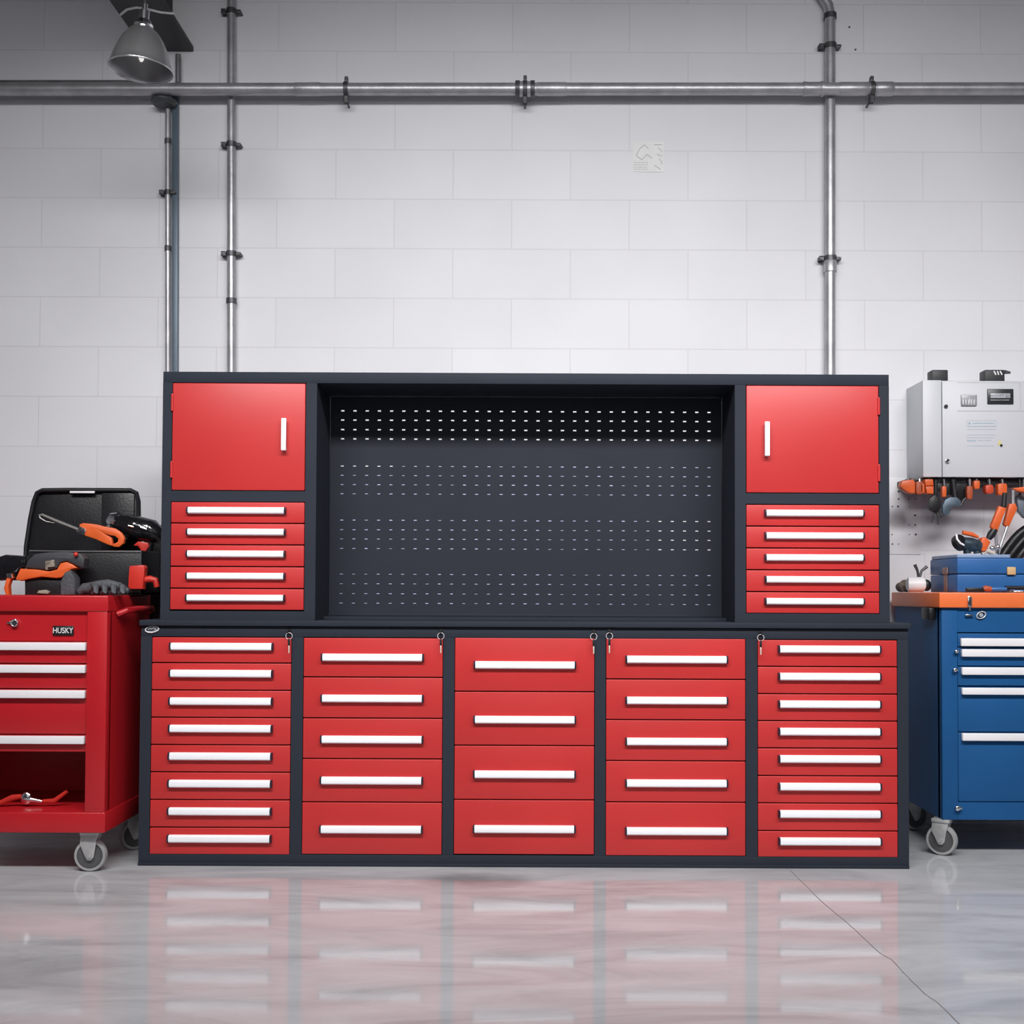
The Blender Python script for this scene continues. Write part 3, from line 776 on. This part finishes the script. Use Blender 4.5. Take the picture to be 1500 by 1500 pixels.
q.build('clamp_lever', REDP, case)['label'] = 'red elbow-shaped lever'
# cordless tool in front
DY = -.02
dr = thing('cordless_drill', 'orange and grey cordless power tool lying at the front of the red cart', 'power tool', P(60, 872, DY))
q = MB(); q.ppx([(22, 849), (29, 833), (52, 834), (72, 837), (83, 834), (88, 825), (97, 823), (106, 827), (112, 832), (104, 834), (98, 839), (90, 846), (82, 847), (60, 845), (42, 848), (30, 851)], DY - .004, .066, .006)
q.build('shell', ORANGE, dr)
q = MB(); q.ppx([(36, 832), (40, 821), (50, 812), (70, 809), (95, 808), (118, 811), (124, 818), (122, 832), (112, 829), (98, 822), (88, 824), (83, 833), (70, 835), (52, 833)], DY, .06, .008)
q.build('motor_body', mat('dark_grey_plastic', (.040, .042, .048), .5, 0, .15, 20), dr)
q = MB(); q.ppx([(0 - 25, 852), (-25, 822), (8, 812), (36, 814), (38, 830), (27, 834), (20, 850), (0, 850)], DY + .03, .08, .01)
q.build('chuck', BLACKG, dr)
q = MB(); q.ppx([(88, 872), (88, 852), (94, 838), (103, 835), (110, 848), (109, 871.5)], DY - .008, .06, .008)
q.build('grip', GREY, dr)
q = MB(); q.ppx([(66, 822), (79, 820), (80, 830), (70, 831), (69, 835), (66, 834)], DY - .006, .008, .001)
q.build('name_plate', mat('worn_tan_metal', (.34, .30, .24), .4, .4, .5, 60), dr)
q = MB(); b_ = P(111, 812, DY - .01); q.ell(b_, .009, .008, .009); q.build('button', REDP, dr)
q = MB(); q.ppx([(8, 872), (5, 862), (9, 847), (13, 842), (16, 846), (12, 858), (13, 872)], DY - .02, .03, .004); q.build('strap', ORANGE, dr)
q = MB(); q.ppx([(10, 846), (9, 840), (17, 840), (18, 847)], DY - .024, .03, .002); q.build('buckle', CHROME, dr)
q = MB(); q.ppx([(36, 872), (36, 850), (90, 849), (90, 872)], DY + .012, .06, .004); q.build('battery', BLACK, dr)
q = MB(); q.ppx([(54, 869), (56, 865), (66, 864), (72, 867), (70, 870)], DY - .004, .03, .002); q.build('contact', mat('tan_contact', (.3, .27, .22), .5), dr)
# gloves
gl = thing('work_gloves', 'pair of crumpled grey work gloves at the front right of the red cart', 'gloves', P(145, 872, .0))
q = MB()
g0 = P(130, 866, -.02); s_ = M(-.02)
def gp(px, py, Y=-.02): return P(px, py, Y)
q.tube([gp(116, 868), gp(123, 862), gp(135, 862), gp(150, 864)], [.014, .020, .026, .018], 14)
q.tube([gp(130, 864, -.04), gp(140, 857, -.05), gp(158, 856, -.05), gp(175, 860, -.05), gp(188, 866, -.05)], [.014, .016, .020, .018, .010], 14)
for i in range(4):
    x = 136 + i * 13
    q.tube([gp(x, 856 + i, -.05), gp(x + 5, 860, -.085), gp(x + 4, 867, -.095), gp(x, 869, -.08)], [.011, .0115, .0105, .008], 12)
q.build('glove', GREY, gl)

# ------------------------------------------------------------------ blue cart (right)
BYF = .22
def rp2(px, py, Y=BYF): return P(px, py, Y)
bc = thing('tool_cart', 'blue rolling tool cart with an orange top at the right of the bench', 'cart', (2.1, .5, 0))
qx0 = rp2(1380, 1040).x; qx1 = qx0 + .80; qyb = .84
oz0, oz1 = rp2(1430, 868).z, rp2(1430, 890.5).z
bz0 = rp2(1430, 1201).z
q = MB(); q.box(qx0 - .014, qx1 + .014, BYF - .016, qyb, oz1, oz0, .005, 3)
q.build('top_tray', ORT, bc)['label'] = 'orange top tray'
xp = rp2(1403, 1040).x
q = MB()
q.box(qx0, xp, BYF, BYF + .05, bz0, oz1, .002); q.box(qx1 - .06, qx1, BYF, BYF + .05, bz0, oz1, .002)
q.box(qx0, qx1, BYF + .03, qyb - .01, bz0, oz1)
q.box(xp - .001, qx1 - .055, BYF + .004, BYF + .04, rp2(1430, 926).z, oz1)
q.box(xp - .001, qx1 - .055, BYF + .004, BYF + .04, bz0, rp2(1430, 1175.5).z)
q.build('body', BLUE, bc)
for (ya, yb_, hy0, hy1, hx0_) in ((928, 947.5, 935, 946.5, 1407), (949, 975.5, 951, 962, 1408), (977, 1004.5, 977.5, 988.5, 1408), (1006.5, 1072, 1007.5, 1017.5, 1408), (1073.5, 1174.5, 1074, 1085, 1408)):
    d = MB().box(xp + .003, qx1 - .064, BYF + .006, BYF + .029, rp2(1450, yb_).z, rp2(1450, ya).z, .002).build('drawer', BLUE, bc)
    q = MB(); q.box(rp2(hx0_, 1000).x, qx1 - .07, BYF - .014, BYF + .005, rp2(1455, hy1).z, rp2(1455, hy0).z, .003, 3)
    q.build('handle', WHITES, d)['label'] = 'white full-width drawer pull'
def knob(px, py, r_=.008, label='small chrome catch'):
    c_ = rp2(px, py)
    k_ = MB(); k_.tube([(c_.x, BYF + .001, c_.z), (c_.x, BYF - .014, c_.z)], r_ * .7, 12); k_.ell((c_.x, BYF - .015, c_.z), r_, .006, r_)
    k_.box(c_.x + r_ * .3, c_.x + r_ * 1.7, BYF - .012, BYF - .001, c_.z - r_ * .5, c_.z + r_ * .5, .001)
    k_.build('catch', CHROME, bc)['label'] = label
knob(1399, 954); knob(1397, 981, .009); knob(1401, 1183, .011)
c_ = rp2(1437, 901)
q = MB(); q.ring((0, 0, 0), 1, .16, 'Y', 28, 8, mtx=Matrix.Translation((c_.x, BYF - .002, c_.z)) @ Matrix.Rotation(math.radians(-25), 4, 'Y') @ Matrix.Diagonal((.019, .02, .013, 1)))
q.tube([(c_.x, BYF + .005, c_.z), (c_.x, BYF - .003, c_.z)], .008, 14); q.build('lock', GALV, bc)
c_ = rp2(1417.5, 880)
q = MB(); q.box(c_.x - .009, c_.x + .009, BYF - .026, BYF - .0165, c_.z - .024, c_.z + .018, .003); q.tube([(c_.x, BYF - .02, c_.z - .04), (c_.x, BYF - .02, c_.z - .02)], .004, 8)
q.box(c_.x - .012, c_.x + .020, BYF - .010, BYF + .003, c_.z - .062, c_.z - .056, .001)
q.build('tray_clip', CHROME, bc)
q = MB(); q.box(qx0 - .03, qx0 - .0005, BYF + .06, BYF + .16, oz1 - .05, oz1 - .001, .004); q.build('side_bracket', BLACK, bc)
fc = floorpt(1380, 1252)
caster(bc, Vector((fc.x, fc.y, 0)), 22 * M(.26), .034, math.radians(-35), bz0)
caster(bc, Vector((qx1 - .06, fc.y, 0)), 22 * M(.26), .034, 0, bz0)
caster(bc, Vector((qx0 + .06, qyb - .08, 0)), 22 * M(.26), .034, 0.2, bz0)
caster(bc, Vector((qx1 - .06, qyb - .08, 0)), 22 * M(.26), .034, 0, bz0)

ztr = oz0 + .001
# blue toolbox
TY = .33
def tp(px, py, Y=TY): return P(px, py, Y)
tbx0, tbx1 = tp(1402, 840).x, tp(1402, 840).x + .40
tbz = tp(1440, 812).z
tb = thing('toolbox', 'blue plastic toolbox with a tan latch standing on the orange tray', 'toolbox', ((tbx0 + tbx1) / 2, .5, ztr))
zm = tp(1440, 841).z
q = MB(); q.box(tbx0, tbx1, TY, .66, ztr, zm - .001, .006, 3); q.build('box_base', BLUEL, tb)
q = MB(); q.box(tbx0, tbx1, TY - .002, .662, zm + .001, tbz - .016, .005, 3)
q.build('lid', BLUEL, tb)
q = MB(); q.box(tbx0 + .002, tbx0 + .225, TY + .004, .65, tbz - .0155, tbz, .004, 3); q.build('lid_tray', BLUEP, tb)['label'] = 'pale blue recessed lid top'
q = MB(); a_, b_ = tp(1475.5, 842, TY - .01), tp(1488, 830.5, TY - .01); q.box(a_.x, b_.x, TY - .012, TY - .0025, a_.z, b_.z, .003, 2); q.build('latch', TAN, tb)['label'] = 'tan latch'
q = MB(); q.box(tbx0 - .004, tbx0 - .0005, TY + .11, TY + .15, ztr + .002, zm + .02, .001); q.box(tbx0 - .008, tbx0 - .0005, TY + .10, TY + .16, zm, zm + .03, .003)
q.build('side_hinge', mat('worn_brown_metal', (.25, .18, .16), .5, .3, .4, 30), tb)
# screwdriver in front of toolbox
SY = .26
zs_ = ztr + .013
t = thing('screwdriver', 'blue-handled screwdriver lying on the orange tray in front of the toolbox', 'screwdriver', P(1450, 866, SY))
x = lambda p_: P(p_, 862, SY).x
q = MB(); q.tube([(x(1452), SY, zs_), (x(1456), SY, zs_), (x(1474), SY, zs_)], [.007, .010, .009], 14); q.build('handle', BLUEL, t)
q = MB(); q.box(x(1415), x(1442), SY - .010, SY + .012, ztr + .001, ztr + .019, .004); q.build('blade_cover', BLACK, t)
q = MB(); q.tube([(x(1440), SY, zs_), (x(1444), SY, zs_ + .003), (x(1452), SY, zs_)], [.010, .013, .010], 14); q.build('collar', ORANGED, t)
t = thing('open_wrench', 'small chrome spanner lying at the right of the screwdriver', 'wrench', P(1486, 866, SY))
q = MB(); q.box(x(1480), x(1530), SY - .008, SY + .008, ztr + .001, ztr + .007, .002); q.lathe([(.007, 0), (.015, 0), (.015, .008), (.007, .008), (.007, 0)], (x(1480), SY, ztr + .002), n=20)
q.build('spanner_body', CHROME, t)
t = thing('marker_pen', 'dark grey stick lying behind the spanner on the orange tray', 'pen', P(1490, 860, .295))
q = MB(); q.tube([(x(1478), .30, ztr + .02), (x(1540), .30, ztr + .02)], .008, 12); q.tube([(x(1482), .30, ztr + .012), (x(1482), .30, ztr + .0005)], .009, 8)
q.build('barrel', BLACK, t)

# clutter left of toolbox on the tray
KY = .62
t = thing('canister', 'small white cylindrical canister at the left of the blue toolbox', 'canister', P(1338, 862, KY))
q = MB(); a_ = P(1331, 850, KY); b_ = P(1350, 850, KY); rr = 11 * M(KY)
q.tube([(a_.x - .005, KY, ztr + rr), (a_.x, KY, ztr + rr), (b_.x, KY - .02, ztr + rr), (b_.x + .004, KY - .02, ztr + rr)], [rr * .8, rr, rr, rr * .85], 20); q.build('can', WHITES, t)
q = MB(); q.ell((b_.x + .012, KY - .03, ztr + rr * .9), .020, .018, .026); q.build('black_cap', BLACK, t)
t = thing('cloth_roll', 'crumpled brown and grey rag at the far left of the orange tray', 'rag', P(1325, 862, .745))
q = MB()
for px_, r_ in ((1319, .022), (1326, .028), (1331, .020)):
    c_ = P(px_, 850, .745); q.tube([(c_.x - .004, .68, ztr + r_ * .7), (c_.x - .002, .71, ztr + r_), (c_.x, .745, ztr + r_ * 1.02), (c_.x + .004, .78, ztr + r_)], [r_ * .6, r_, r_ * 1.02, r_ * .6], 14)
q.build('rag', BROWN, t)
t = thing('spring_clamp', 'little dark spring clamp standing behind the white canister', 'clamp', P(1343, 862, .70))
q = MB(); z_ = ztr
def kp(px, py): return P(px, py, .70)
q.tube([kp(1342, 866), kp(1346, 850), kp(1344, 836), kp(1340, 827)], [.007, .006, .006, .008], 8)
q.tube([kp(1350, 866), kp(1346, 850), kp(1350, 836), kp(1358, 830)], [.007, .006, .006, .008], 8)
q.build('clamp_body', CLAMP, t)

# tools on top of the toolbox
QY = .42
tz = tbz + .001
t = thing('angle_grinder', 'small grinder with a disc guard and an orange side grip on top of the toolbox', 'grinder', P(1420, 811, QY))
q = MB(); c_ = P(1402, 795, QY); q.lathe([(.001, -.012), (.034, -.012), (.036, 0), (.034, .012), (.001, .012)], n=28, mtx=Matrix.Translation(c_ + Vector((.01, 0, 0))) @ Matrix.Rotation(math.radians(65), 4, 'X') @ Matrix.Rotation(math.radians(25), 4, 'Y'))
q.build('disc_guard', BLACK, t)
q = MB(); q.tube([P(1401, 783, QY - .01), P(1402, 790, QY - .02), P(1407, 796, QY - .025), P(1415, 800, QY - .02)], .0045, 8); q.build('rim', WHITES, t)
q = MB(); q.tube([P(1410, 796, QY), P(1424, 798, QY), P(1436, 800, QY)], [.028, .030, .024], 16); q.tube([P(1416, 800, QY), P(1417, 811.0, QY)], .016, 12); q.tube([P(1430, 800, QY), P(1431, 811.0, QY)], .014, 12)
q.build('motor_housing', mat('blue_black_metal', (.035, .055, .075), .35, .3, .5, 40), t)
q = MB(); q.tube([P(1410, 780, QY), P(1424, 783, QY), P(1433, 787, QY)], [.009, .010, .006], 12); q.build('side_grip', ORANGE, t)
t = thing('power_drill', 'orange and black drill head standing on top of the toolbox', 'drill', P(1445, 811, QY))
q = MB(); q.ppx([(1434, 803), (1439, 788), (1444, 786.5), (1452, 794), (1445, 807), (1440, 808)], QY - .02, .05, .006); q.build('shell', ORANGE, t)
q = MB(); q.tube([P(1438, 811, QY), P(1446, 806, QY), P(1455, 811, QY)], [.010, .012, .010], 12); q.build('foot', mat('bone_plastic', (.6, .52, .45), .5), t)
# long handled cutters leaning to the upper right
t = thing('bolt_cutters', 'long orange-handled bolt cutters leaning over the toolbox at the far right', 'cutters', P(1460, 812, QY))
MB().ppx([(1452, 771), (1464, 741), (1475, 744), (1462, 778), (1454, 775)], QY, .028, .006).build('grip', ORANGE, t)
MB().ppx([(1471, 768), (1479, 738), (1488, 737), (1491, 745), (1479, 771), (1473, 771)], QY + .05, .028, .006).build('grip', ORANGE, t)
MB().tube([P(1458, 774, QY + .014), P(1452, 783, QY + .014), P(1448, 789, QY + .014)], [.014, .017, .012], 12).build('arm', BLACK, t)
MB().tube([P(1470, 743, QY + .014), P(1472, 722, QY + .014)], [.012, .010], 12).build('arm', BLACK, t)
MB().tube([P(1484, 718, QY + .06), P(1484, 738, QY + .06), P(1476, 770, QY + .06), P(1462, 811, QY + .02)], [.006, .006, .006, .007], 10).build('shaft', STEEL, t)
MB().tube([P(1458, 774, QY + .014), P(1461, 811, QY + .02)], [.006, .008], 10).build('shaft', STEEL, t)
t = thing('chuck_key', 'small shiny metal fitting beside the foot of the cutters', 'fitting', P(1456, 811, QY - .06))
q = MB(); c_ = P(1454, 803, QY - .06); q.ell(c_, .013, .01, .010); q.ell(c_ + Vector((.022, 0, .004)), .010, .01, .012); q.tube([c_ + Vector((.022, 0, .0)), P(1462, 811.2, QY - .06)], .007, 10); q.build('fitting_body', CHROME, t)
# black hoses
t = thing('hose_coil', 'thick black hose coil behind the toolbox at the right edge', 'hose', P(1490, 812, .72))
q = MB()
for k_, (o_, r_) in enumerate(((0, .020), (8, .018), (17, .018))):
    pts_ = [P(1463 + o_, 822 + 2 * k_, .71 - .0 * k_)]
    for a2 in range(1, 9):
        u = a2 / 8
        pts_.append(P(1463 + o_ + 62 * u, 822 + 2 * k_ - 50 * math.sin(u * 1.9) + o_ * .5, .72 - .02 * k_))
    q.tube(pts_, r_, 12)
q.build('hose_body', BLACK, t)
# rack below the box and the hanging tools ---------------------------------------
XY = .67
wb = thing('control_cabinet', 'grey-white electrical control cabinet mounted on the wall at the right', 'cabinet', P(1430, 698, XY + .1))
e0_, e1_ = P(1352, 628, XY).x, P(1352, 628, XY).x + .60
zt2, zb3 = P(1430, 557, XY).z, P(1430, 699, XY).z
xs_ = P(1380, 628, XY).x
q = MB(); q.box(e0_, e1_, XY + .012, WY - .001, zb3, zt2, .004, 2); q.box(e0_, xs_ - .002, XY, XY + .02, zb3, zt2, .003, 2); q.build('housing', WHITE, wb)
dxe = P(1497, 628, XY).x + .10
q = MB(); q.box(xs_ + .001, dxe, XY - .002, XY + .011, zb3, zt2 - .004, .003, 2); door = q.build('door', WHITE, wb)
q = MB(); Yd = XY - .0028
line(q, (1402, 602), (1520, 602), Yd, .004); line(q, (1402, 560.5), (1494, 560.5), Yd, .002); line(q, (1494, 560.5), (1495, 600), Yd, .003)
q.build('panel_seam', INK, door, smooth=False)
a_, b_ = P(1407.5, 595, Yd), P(1430.5, 578, Yd)
q = MB(); q.box(a_.x, b_.x, Yd - .006, Yd, a_.z, b_.z, .004, 2); g_ = q.build('gauge', LCD, door); g_['label'] = 'small grey meter window'
q = MB()
for i in range(5):
    line(q, (1411 + i * 4, 592), (1411 + i * 4, 585), Yd - .0066, .004)
line(q, (1408.5, 578.5), (1430, 578.5), Yd - .0066, .003); line(q, (1420.5, 590), (1420.5, 581), Yd - .0067, .002)
q.build('scale_marks', WHITES, g_, smooth=False)
a_, b_ = P(1446, 592, Yd), P(1484, 570, Yd)
q = MB(); q.box(a_.x, b_.x, Yd - .006, Yd, a_.z, b_.z, .002, 2); g_ = q.build('display', mat('display_black', (.022, .026, .03), .35), door); g_['label'] = 'black display with a grey strip'
a_, b_ = P(1450, 583.5, Yd), P(1479, 576.5, Yd)
q = MB(); q.box(a_.x, b_.x, Yd - .0075, Yd - .005, a_.z, b_.z, .0006); q.build('screen', LCD, g_)
q = MB(); line(q, (1451, 586), (1478, 586), Yd - .0066, .0015); line(q, (1451, 581.5), (1472, 581.5), Yd - .0078, .0015); line(q, (1472, 577), (1472, 583), Yd - .0078, .0015)
q.build('screen_marks', WHITES, g_, smooth=False)
for px, py, m_, r_ in ((1385, 595.5, BLACK, .008), (1387, 675.5, CHROME, .008)):
    c_ = P(px, py, XY)
    q = MB(); q.tube([(c_.x, XY - .002, c_.z), (c_.x, XY - .010, c_.z)], r_, 18)
    if m_ is CHROME: q.ring((c_.x, XY - .010, c_.z), .008, .002, 'Y')
    q.build('latch', m_, door)
q = MB(); line(q, (1417, 616), (1459, 616), Yd, .0012); line(q, (1417, 624.5), (1459, 624.5), Yd, .003); line(q, (1416.5, 616), (1416.5, 624), Yd, .0012); line(q, (1459.5, 616), (1459.5, 624), Yd, .0012)
x_ = 1425
while x_ < 1457: line(q, (x_, 620), (x_ + 2.2, 620), Yd, .006); x_ += 3.2
line(q, (1418.5, 620), (1422, 620), Yd, .009)
for yy in (629, 637): line(q, (1417, yy), (1459, yy), Yd, .0014)
x_ = 1417
while x_ < 1429: line(q, (x_, 645.5), (x_ + 1.8, 645.5), Yd, .007); x_ += 2.7
x_ = 1432
while x_ < 1450: line(q, (x_, 645), (x_ + 2.5, 645), Yd, .003); x_ += 3.4
for yy in (641, 653): line(q, (1416, yy), (1456, yy), Yd, .0016)
q.build('printed_text', INKB, door, smooth=False)
q = MB(); c1, c2, c3 = P(1461, 652, Yd), P(1468, 652, Yd), P(1464.5, 643, Yd)
q.b.faces.new([q.b.verts.new(v) for v in (c1, c2, c3)]); q.build('warning_triangle', YEL, door, smooth=False)
c_ = P(1466.5, 652.5, Yd); q = MB(); q.tube([(c_.x, Yd, c_.z), (c_.x, Yd - .004, c_.z)], .0055, 12); q.build('button', BLACK, door)
t = thing('junction_box', 'small plain dark box on top of the wall cabinet, the left one of two', 'box', P(1377, 552, XY + .1))
a_, b_ = P(1365.5, 552, XY + .05), P(1389, 541.5, XY + .05)
q = MB(); q.box(a_.x, b_.x, XY + .05, XY + .12, zt2 + .0005, b_.z, .005, 2); q.build('box_shell', mat('dark_grey_box', (.028, .030, .034), .5), t)
t = thing('junction_box', 'small dark box with pale lettering marks on top of the wall cabinet, the right one', 'box', P(1460, 552, XY + .1))
a_, b_ = P(1443, 550, XY + .05), P(1472, 541.5, XY + .05)
q = MB(); q.box(a_.x, b_.x, XY + .05, XY + .12, zt2 + .0005, b_.z, .004, 2); q.build('box_shell', mat('dark_grey_box2', (.028, .030, .034), .5), t)
q = MB()
for x_, w_ in ((1456, 3), (1461, 2), (1465, 3)): line(q, (x_, 543.5), (x_ + w_, 549), XY + .0495, .006)
q.build('label_marks', WHITES, t, smooth=False)
q = MB(); q.tube([P(1472, 545, XY + .08), P(1480, 546, XY + .08)], [.010, .005], 10); q.build('plug', GREY, t)
# tool rail
RY = .70
ra, rb = P(1334, 703, RY), P(1560, 703, RY)
rail = thing('tool_rail', 'dark tool rail fixed under the wall cabinet', 'rail', (ra.x, RY, ra.z))
q = MB(); q.box(ra.x, rb.x, RY, WY - .001, P(1400, 708, RY).z, zb3 - .001, .003)
q.build('rail_bar', BLACK, rail)
xk = [(1322, 1340, 705, 722, 'orange', 'blunt orange plastic tool head at the far left of the rail under the cabinet'),
      (1342, 1353, 705, 724, 'dull', 'dull orange grip hanging second from the left on the rail'),
      (1355, 1367.5, 702, 723.5, 'orange2', 'bright orange double block hanging third from the left on the rail'),
      (1380, 1387, 712, 728, 'orange', 'narrow orange grip hanging above the dark pliers on the rail'),
      (1416.5, 1425.5, 712, 731, 'dull', 'brownish orange grip with a metal top hanging mid-rail'),
      (1427, 1436, 704, 716, 'orange', 'small orange knob high on the middle of the rail'),
      (1444, 1456, 710, 723, 'redor', 'rounded red-orange grip hanging right of the middle of the rail'),
      (1462, 1476, 708, 725, 'orange', 'square orange grip hanging near the right end of the rail')]
for (pa, pb_, ya, yb_, kind, lab) in xk:
    t = thing('hanging_tool', lab, 'tool', P((pa + pb_) / 2, yb_, RY - .03), group='tools hanging from the rail under the wall cabinet')
    m_ = {'orange': ORANGE, 'orange2': ORANGE, 'dull': ORANGED, 'redor': mat('red_orange', (.60, .06, .02), .45)}[kind]
    Yt = RY - .05
    q = MB()
    w_ = pb_ - pa
    if pa == 1322:
        q.ppx([(1319, 712), (1322, 704), (1338, 702), (1341, 706), (1341, 723), (1332, 722), (1322, 716)], Yt, .05, .006)
    elif kind == 'orange2':
        q.ppx([(1355, 702), (1367, 702), (1368, 711), (1356, 712)], Yt, .045, .004); q.ppx([(1356, 712.5), (1368, 712), (1367.5, 723.5), (1358, 723)], Yt - .004, .045, .004)
        q.ppx([(1349, 710), (1354, 708), (1355, 722), (1349, 722)], Yt, .03, .003)
    elif w_ < 10:
        q.ppx([(pa + .5, ya), (pb_ - .5, ya), (pb_, (ya + yb_) / 2), (pb_ - 1, yb_), (pa + 1, yb_), (pa, (ya + yb_) / 2)], Yt, .026, .004)
    else:
        q.ppx([(pa, ya + 2), (pa + 3, ya), (pb_ - 2, ya), (pb_, ya + 3), (pb_ - .5, yb_ - 1), (pb_ - 3, yb_), (pa + 2, yb_), (pa, yb_ - 3)], Yt, .04, .005)
    q.build('grip', m_, t)
    q = MB(); c_ = P((pa + pb_) / 2, ya + 2, Yt + .015)
    zr = P(1400, 704, RY).z
    q.tube([(c_.x, RY - .001, zr), (c_.x, Yt + .02, zr), (c_.x, Yt + .018, c_.z)], .006, 8)
    q.build('hook', CHROME if kind in ('dull', 'orange2') else CLAMP, t)
# dark pliers
t = thing('pliers', 'black pliers hanging open below the left part of the rail', 'pliers', P(1369, 770, RY - .03), group='tools hanging from the rail under the wall cabinet')
q = MB(); q.ppx([(1361, 740), (1362, 730), (1368, 725), (1374, 727), (1379, 735), (1378, 746), (1373, 750), (1366, 749), (1361, 745)], RY - .05, .03, .004); q.build('head', BLACK, t)
q = MB(); q.tube([P(1368, 748, RY - .035), P(1367, 757, RY - .035), P(1365, 766, RY - .035)], [.008, .006, .003], 10); q.tube([P(1372, 748, RY - .035), P(1375, 758, RY - .035), P(1374.5, 769, RY - .035)], [.008, .007, .003], 10)
q.tube([P(1376, 748, RY - .035), P(1380, 758, RY - .035)], [.005, .002], 8)
q.build('jaw', CLAMP, t)
q = MB(); q.tube([P(1371, 728, RY - .035), P(1371, 704, RY - .035), P(1371, 703.5, RY - .001)], .008, 8); q.build('hook', BLACK, t)
t = thing('vise_grip', 'blue-grey clamp tool hanging beside the black pliers', 'clamp', P(1390, 755, RY - .03), group='tools hanging from the rail under the wall cabinet')
q = MB(); q.ppx([(1381, 752), (1381, 740), (1385, 732), (1392, 728), (1402, 728), (1408, 734), (1408, 742), (1398, 742), (1393, 745), (1391, 754), (1384, 755)], RY - .045, .03, .006)
q.build('clamp_body', mat('blue_grey_metal', (.10, .14, .18), .45, .3, .25, 30), t)
q = MB(); q.tube([P(1399, 730, RY - .03), P(1396, 704, RY - .03), P(1396, 703.5, RY - .001)], [.014, .012, .012], 12); q.tube([P(1408, 740, RY - .03), P(1412, 732, RY - .03), P(1418, 728, RY - .03)], .006, 8)
q.build('hook', BLACK, t)
t = thing('hanging_pouch', 'dark pouch hanging from the rail behind the orange grips', 'pouch', P(1400, 728, RY - .01))
q = MB(); q.ppx([(1372, 708), (1420, 708), (1424, 725), (1410, 734), (1400, 726), (1385, 724), (1374, 718)], RY - .013, .012, .003); q.build('pouch_body', BLACK, t)
# long metal arms at the right edge
t = thing('orange_handled_saw', 'orange flat handle sticking out level at the right end of the rail', 'saw', P(1490, 716, RY - .1), group='tools hanging from the rail under the wall cabinet')
q = MB(); q.ppx([(1483, 715), (1500, 713), (1530, 712), (1530, 723), (1500, 721), (1490, 719)], RY - .115, .03, .004); q.build('handle', ORANGE, t)
q = MB(); q.tube([P(1500, 716, RY - .09), P(1500, 704, RY - .08), P(1500, 703, RY - .001)], .006, 8); q.build('hook', CLAMP, t)
t = thing('metal_bracket_arm', 'pale steel arm hanging at the right edge below the orange handle', 'arm', P(1492, 760, RY - .05), group='tools hanging from the rail under the wall cabinet')
q = MB(); q.ppx([(1490, 728), (1494, 724), (1500, 728), (1508, 745), (1520, 752), (1515, 762), (1500, 758), (1492, 748)], RY - .06, .03, .005); q.build('arm_body', mat('slate_metal', (.17, .20, .24), .4, .4), t)
q = MB(); q.tube([P(1494, 728, RY - .045), P(1494, 704, RY - .045), P(1494, 703.5, RY - .001)], .006, 8); q.build('hook', BLACK, t)

# perforated plate on wall
pp = thing('perforated_plate', 'white perforated hook plate on the wall just right of the bench', 'plate', P(1325, 805, WY))
a_, b_ = P(1290, 812, WY), P(1348, 700, WY)
MB().box(a_.x, b_.x, WY - .0035, WY - .0005, a_.z, b_.z, .001).build('plate', mat('white_plate', (.80, .795, .83), .6), pp)
q = MB()
for i, px in enumerate((1307, 1316, 1332, 1341)):
    for j, py in enumerate((709, 720, 731, 742, 755, 769, 783, 797)):
        if random.random() < .72:
            c_ = P(px + random.uniform(-1, 1), py, WY)
            q.tube([(c_.x, WY - .0045, c_.z), (c_.x, WY - .003, c_.z)], random.uniform(.0025, .0055), 10)
q.build('peg_holes', HOLE, pp)
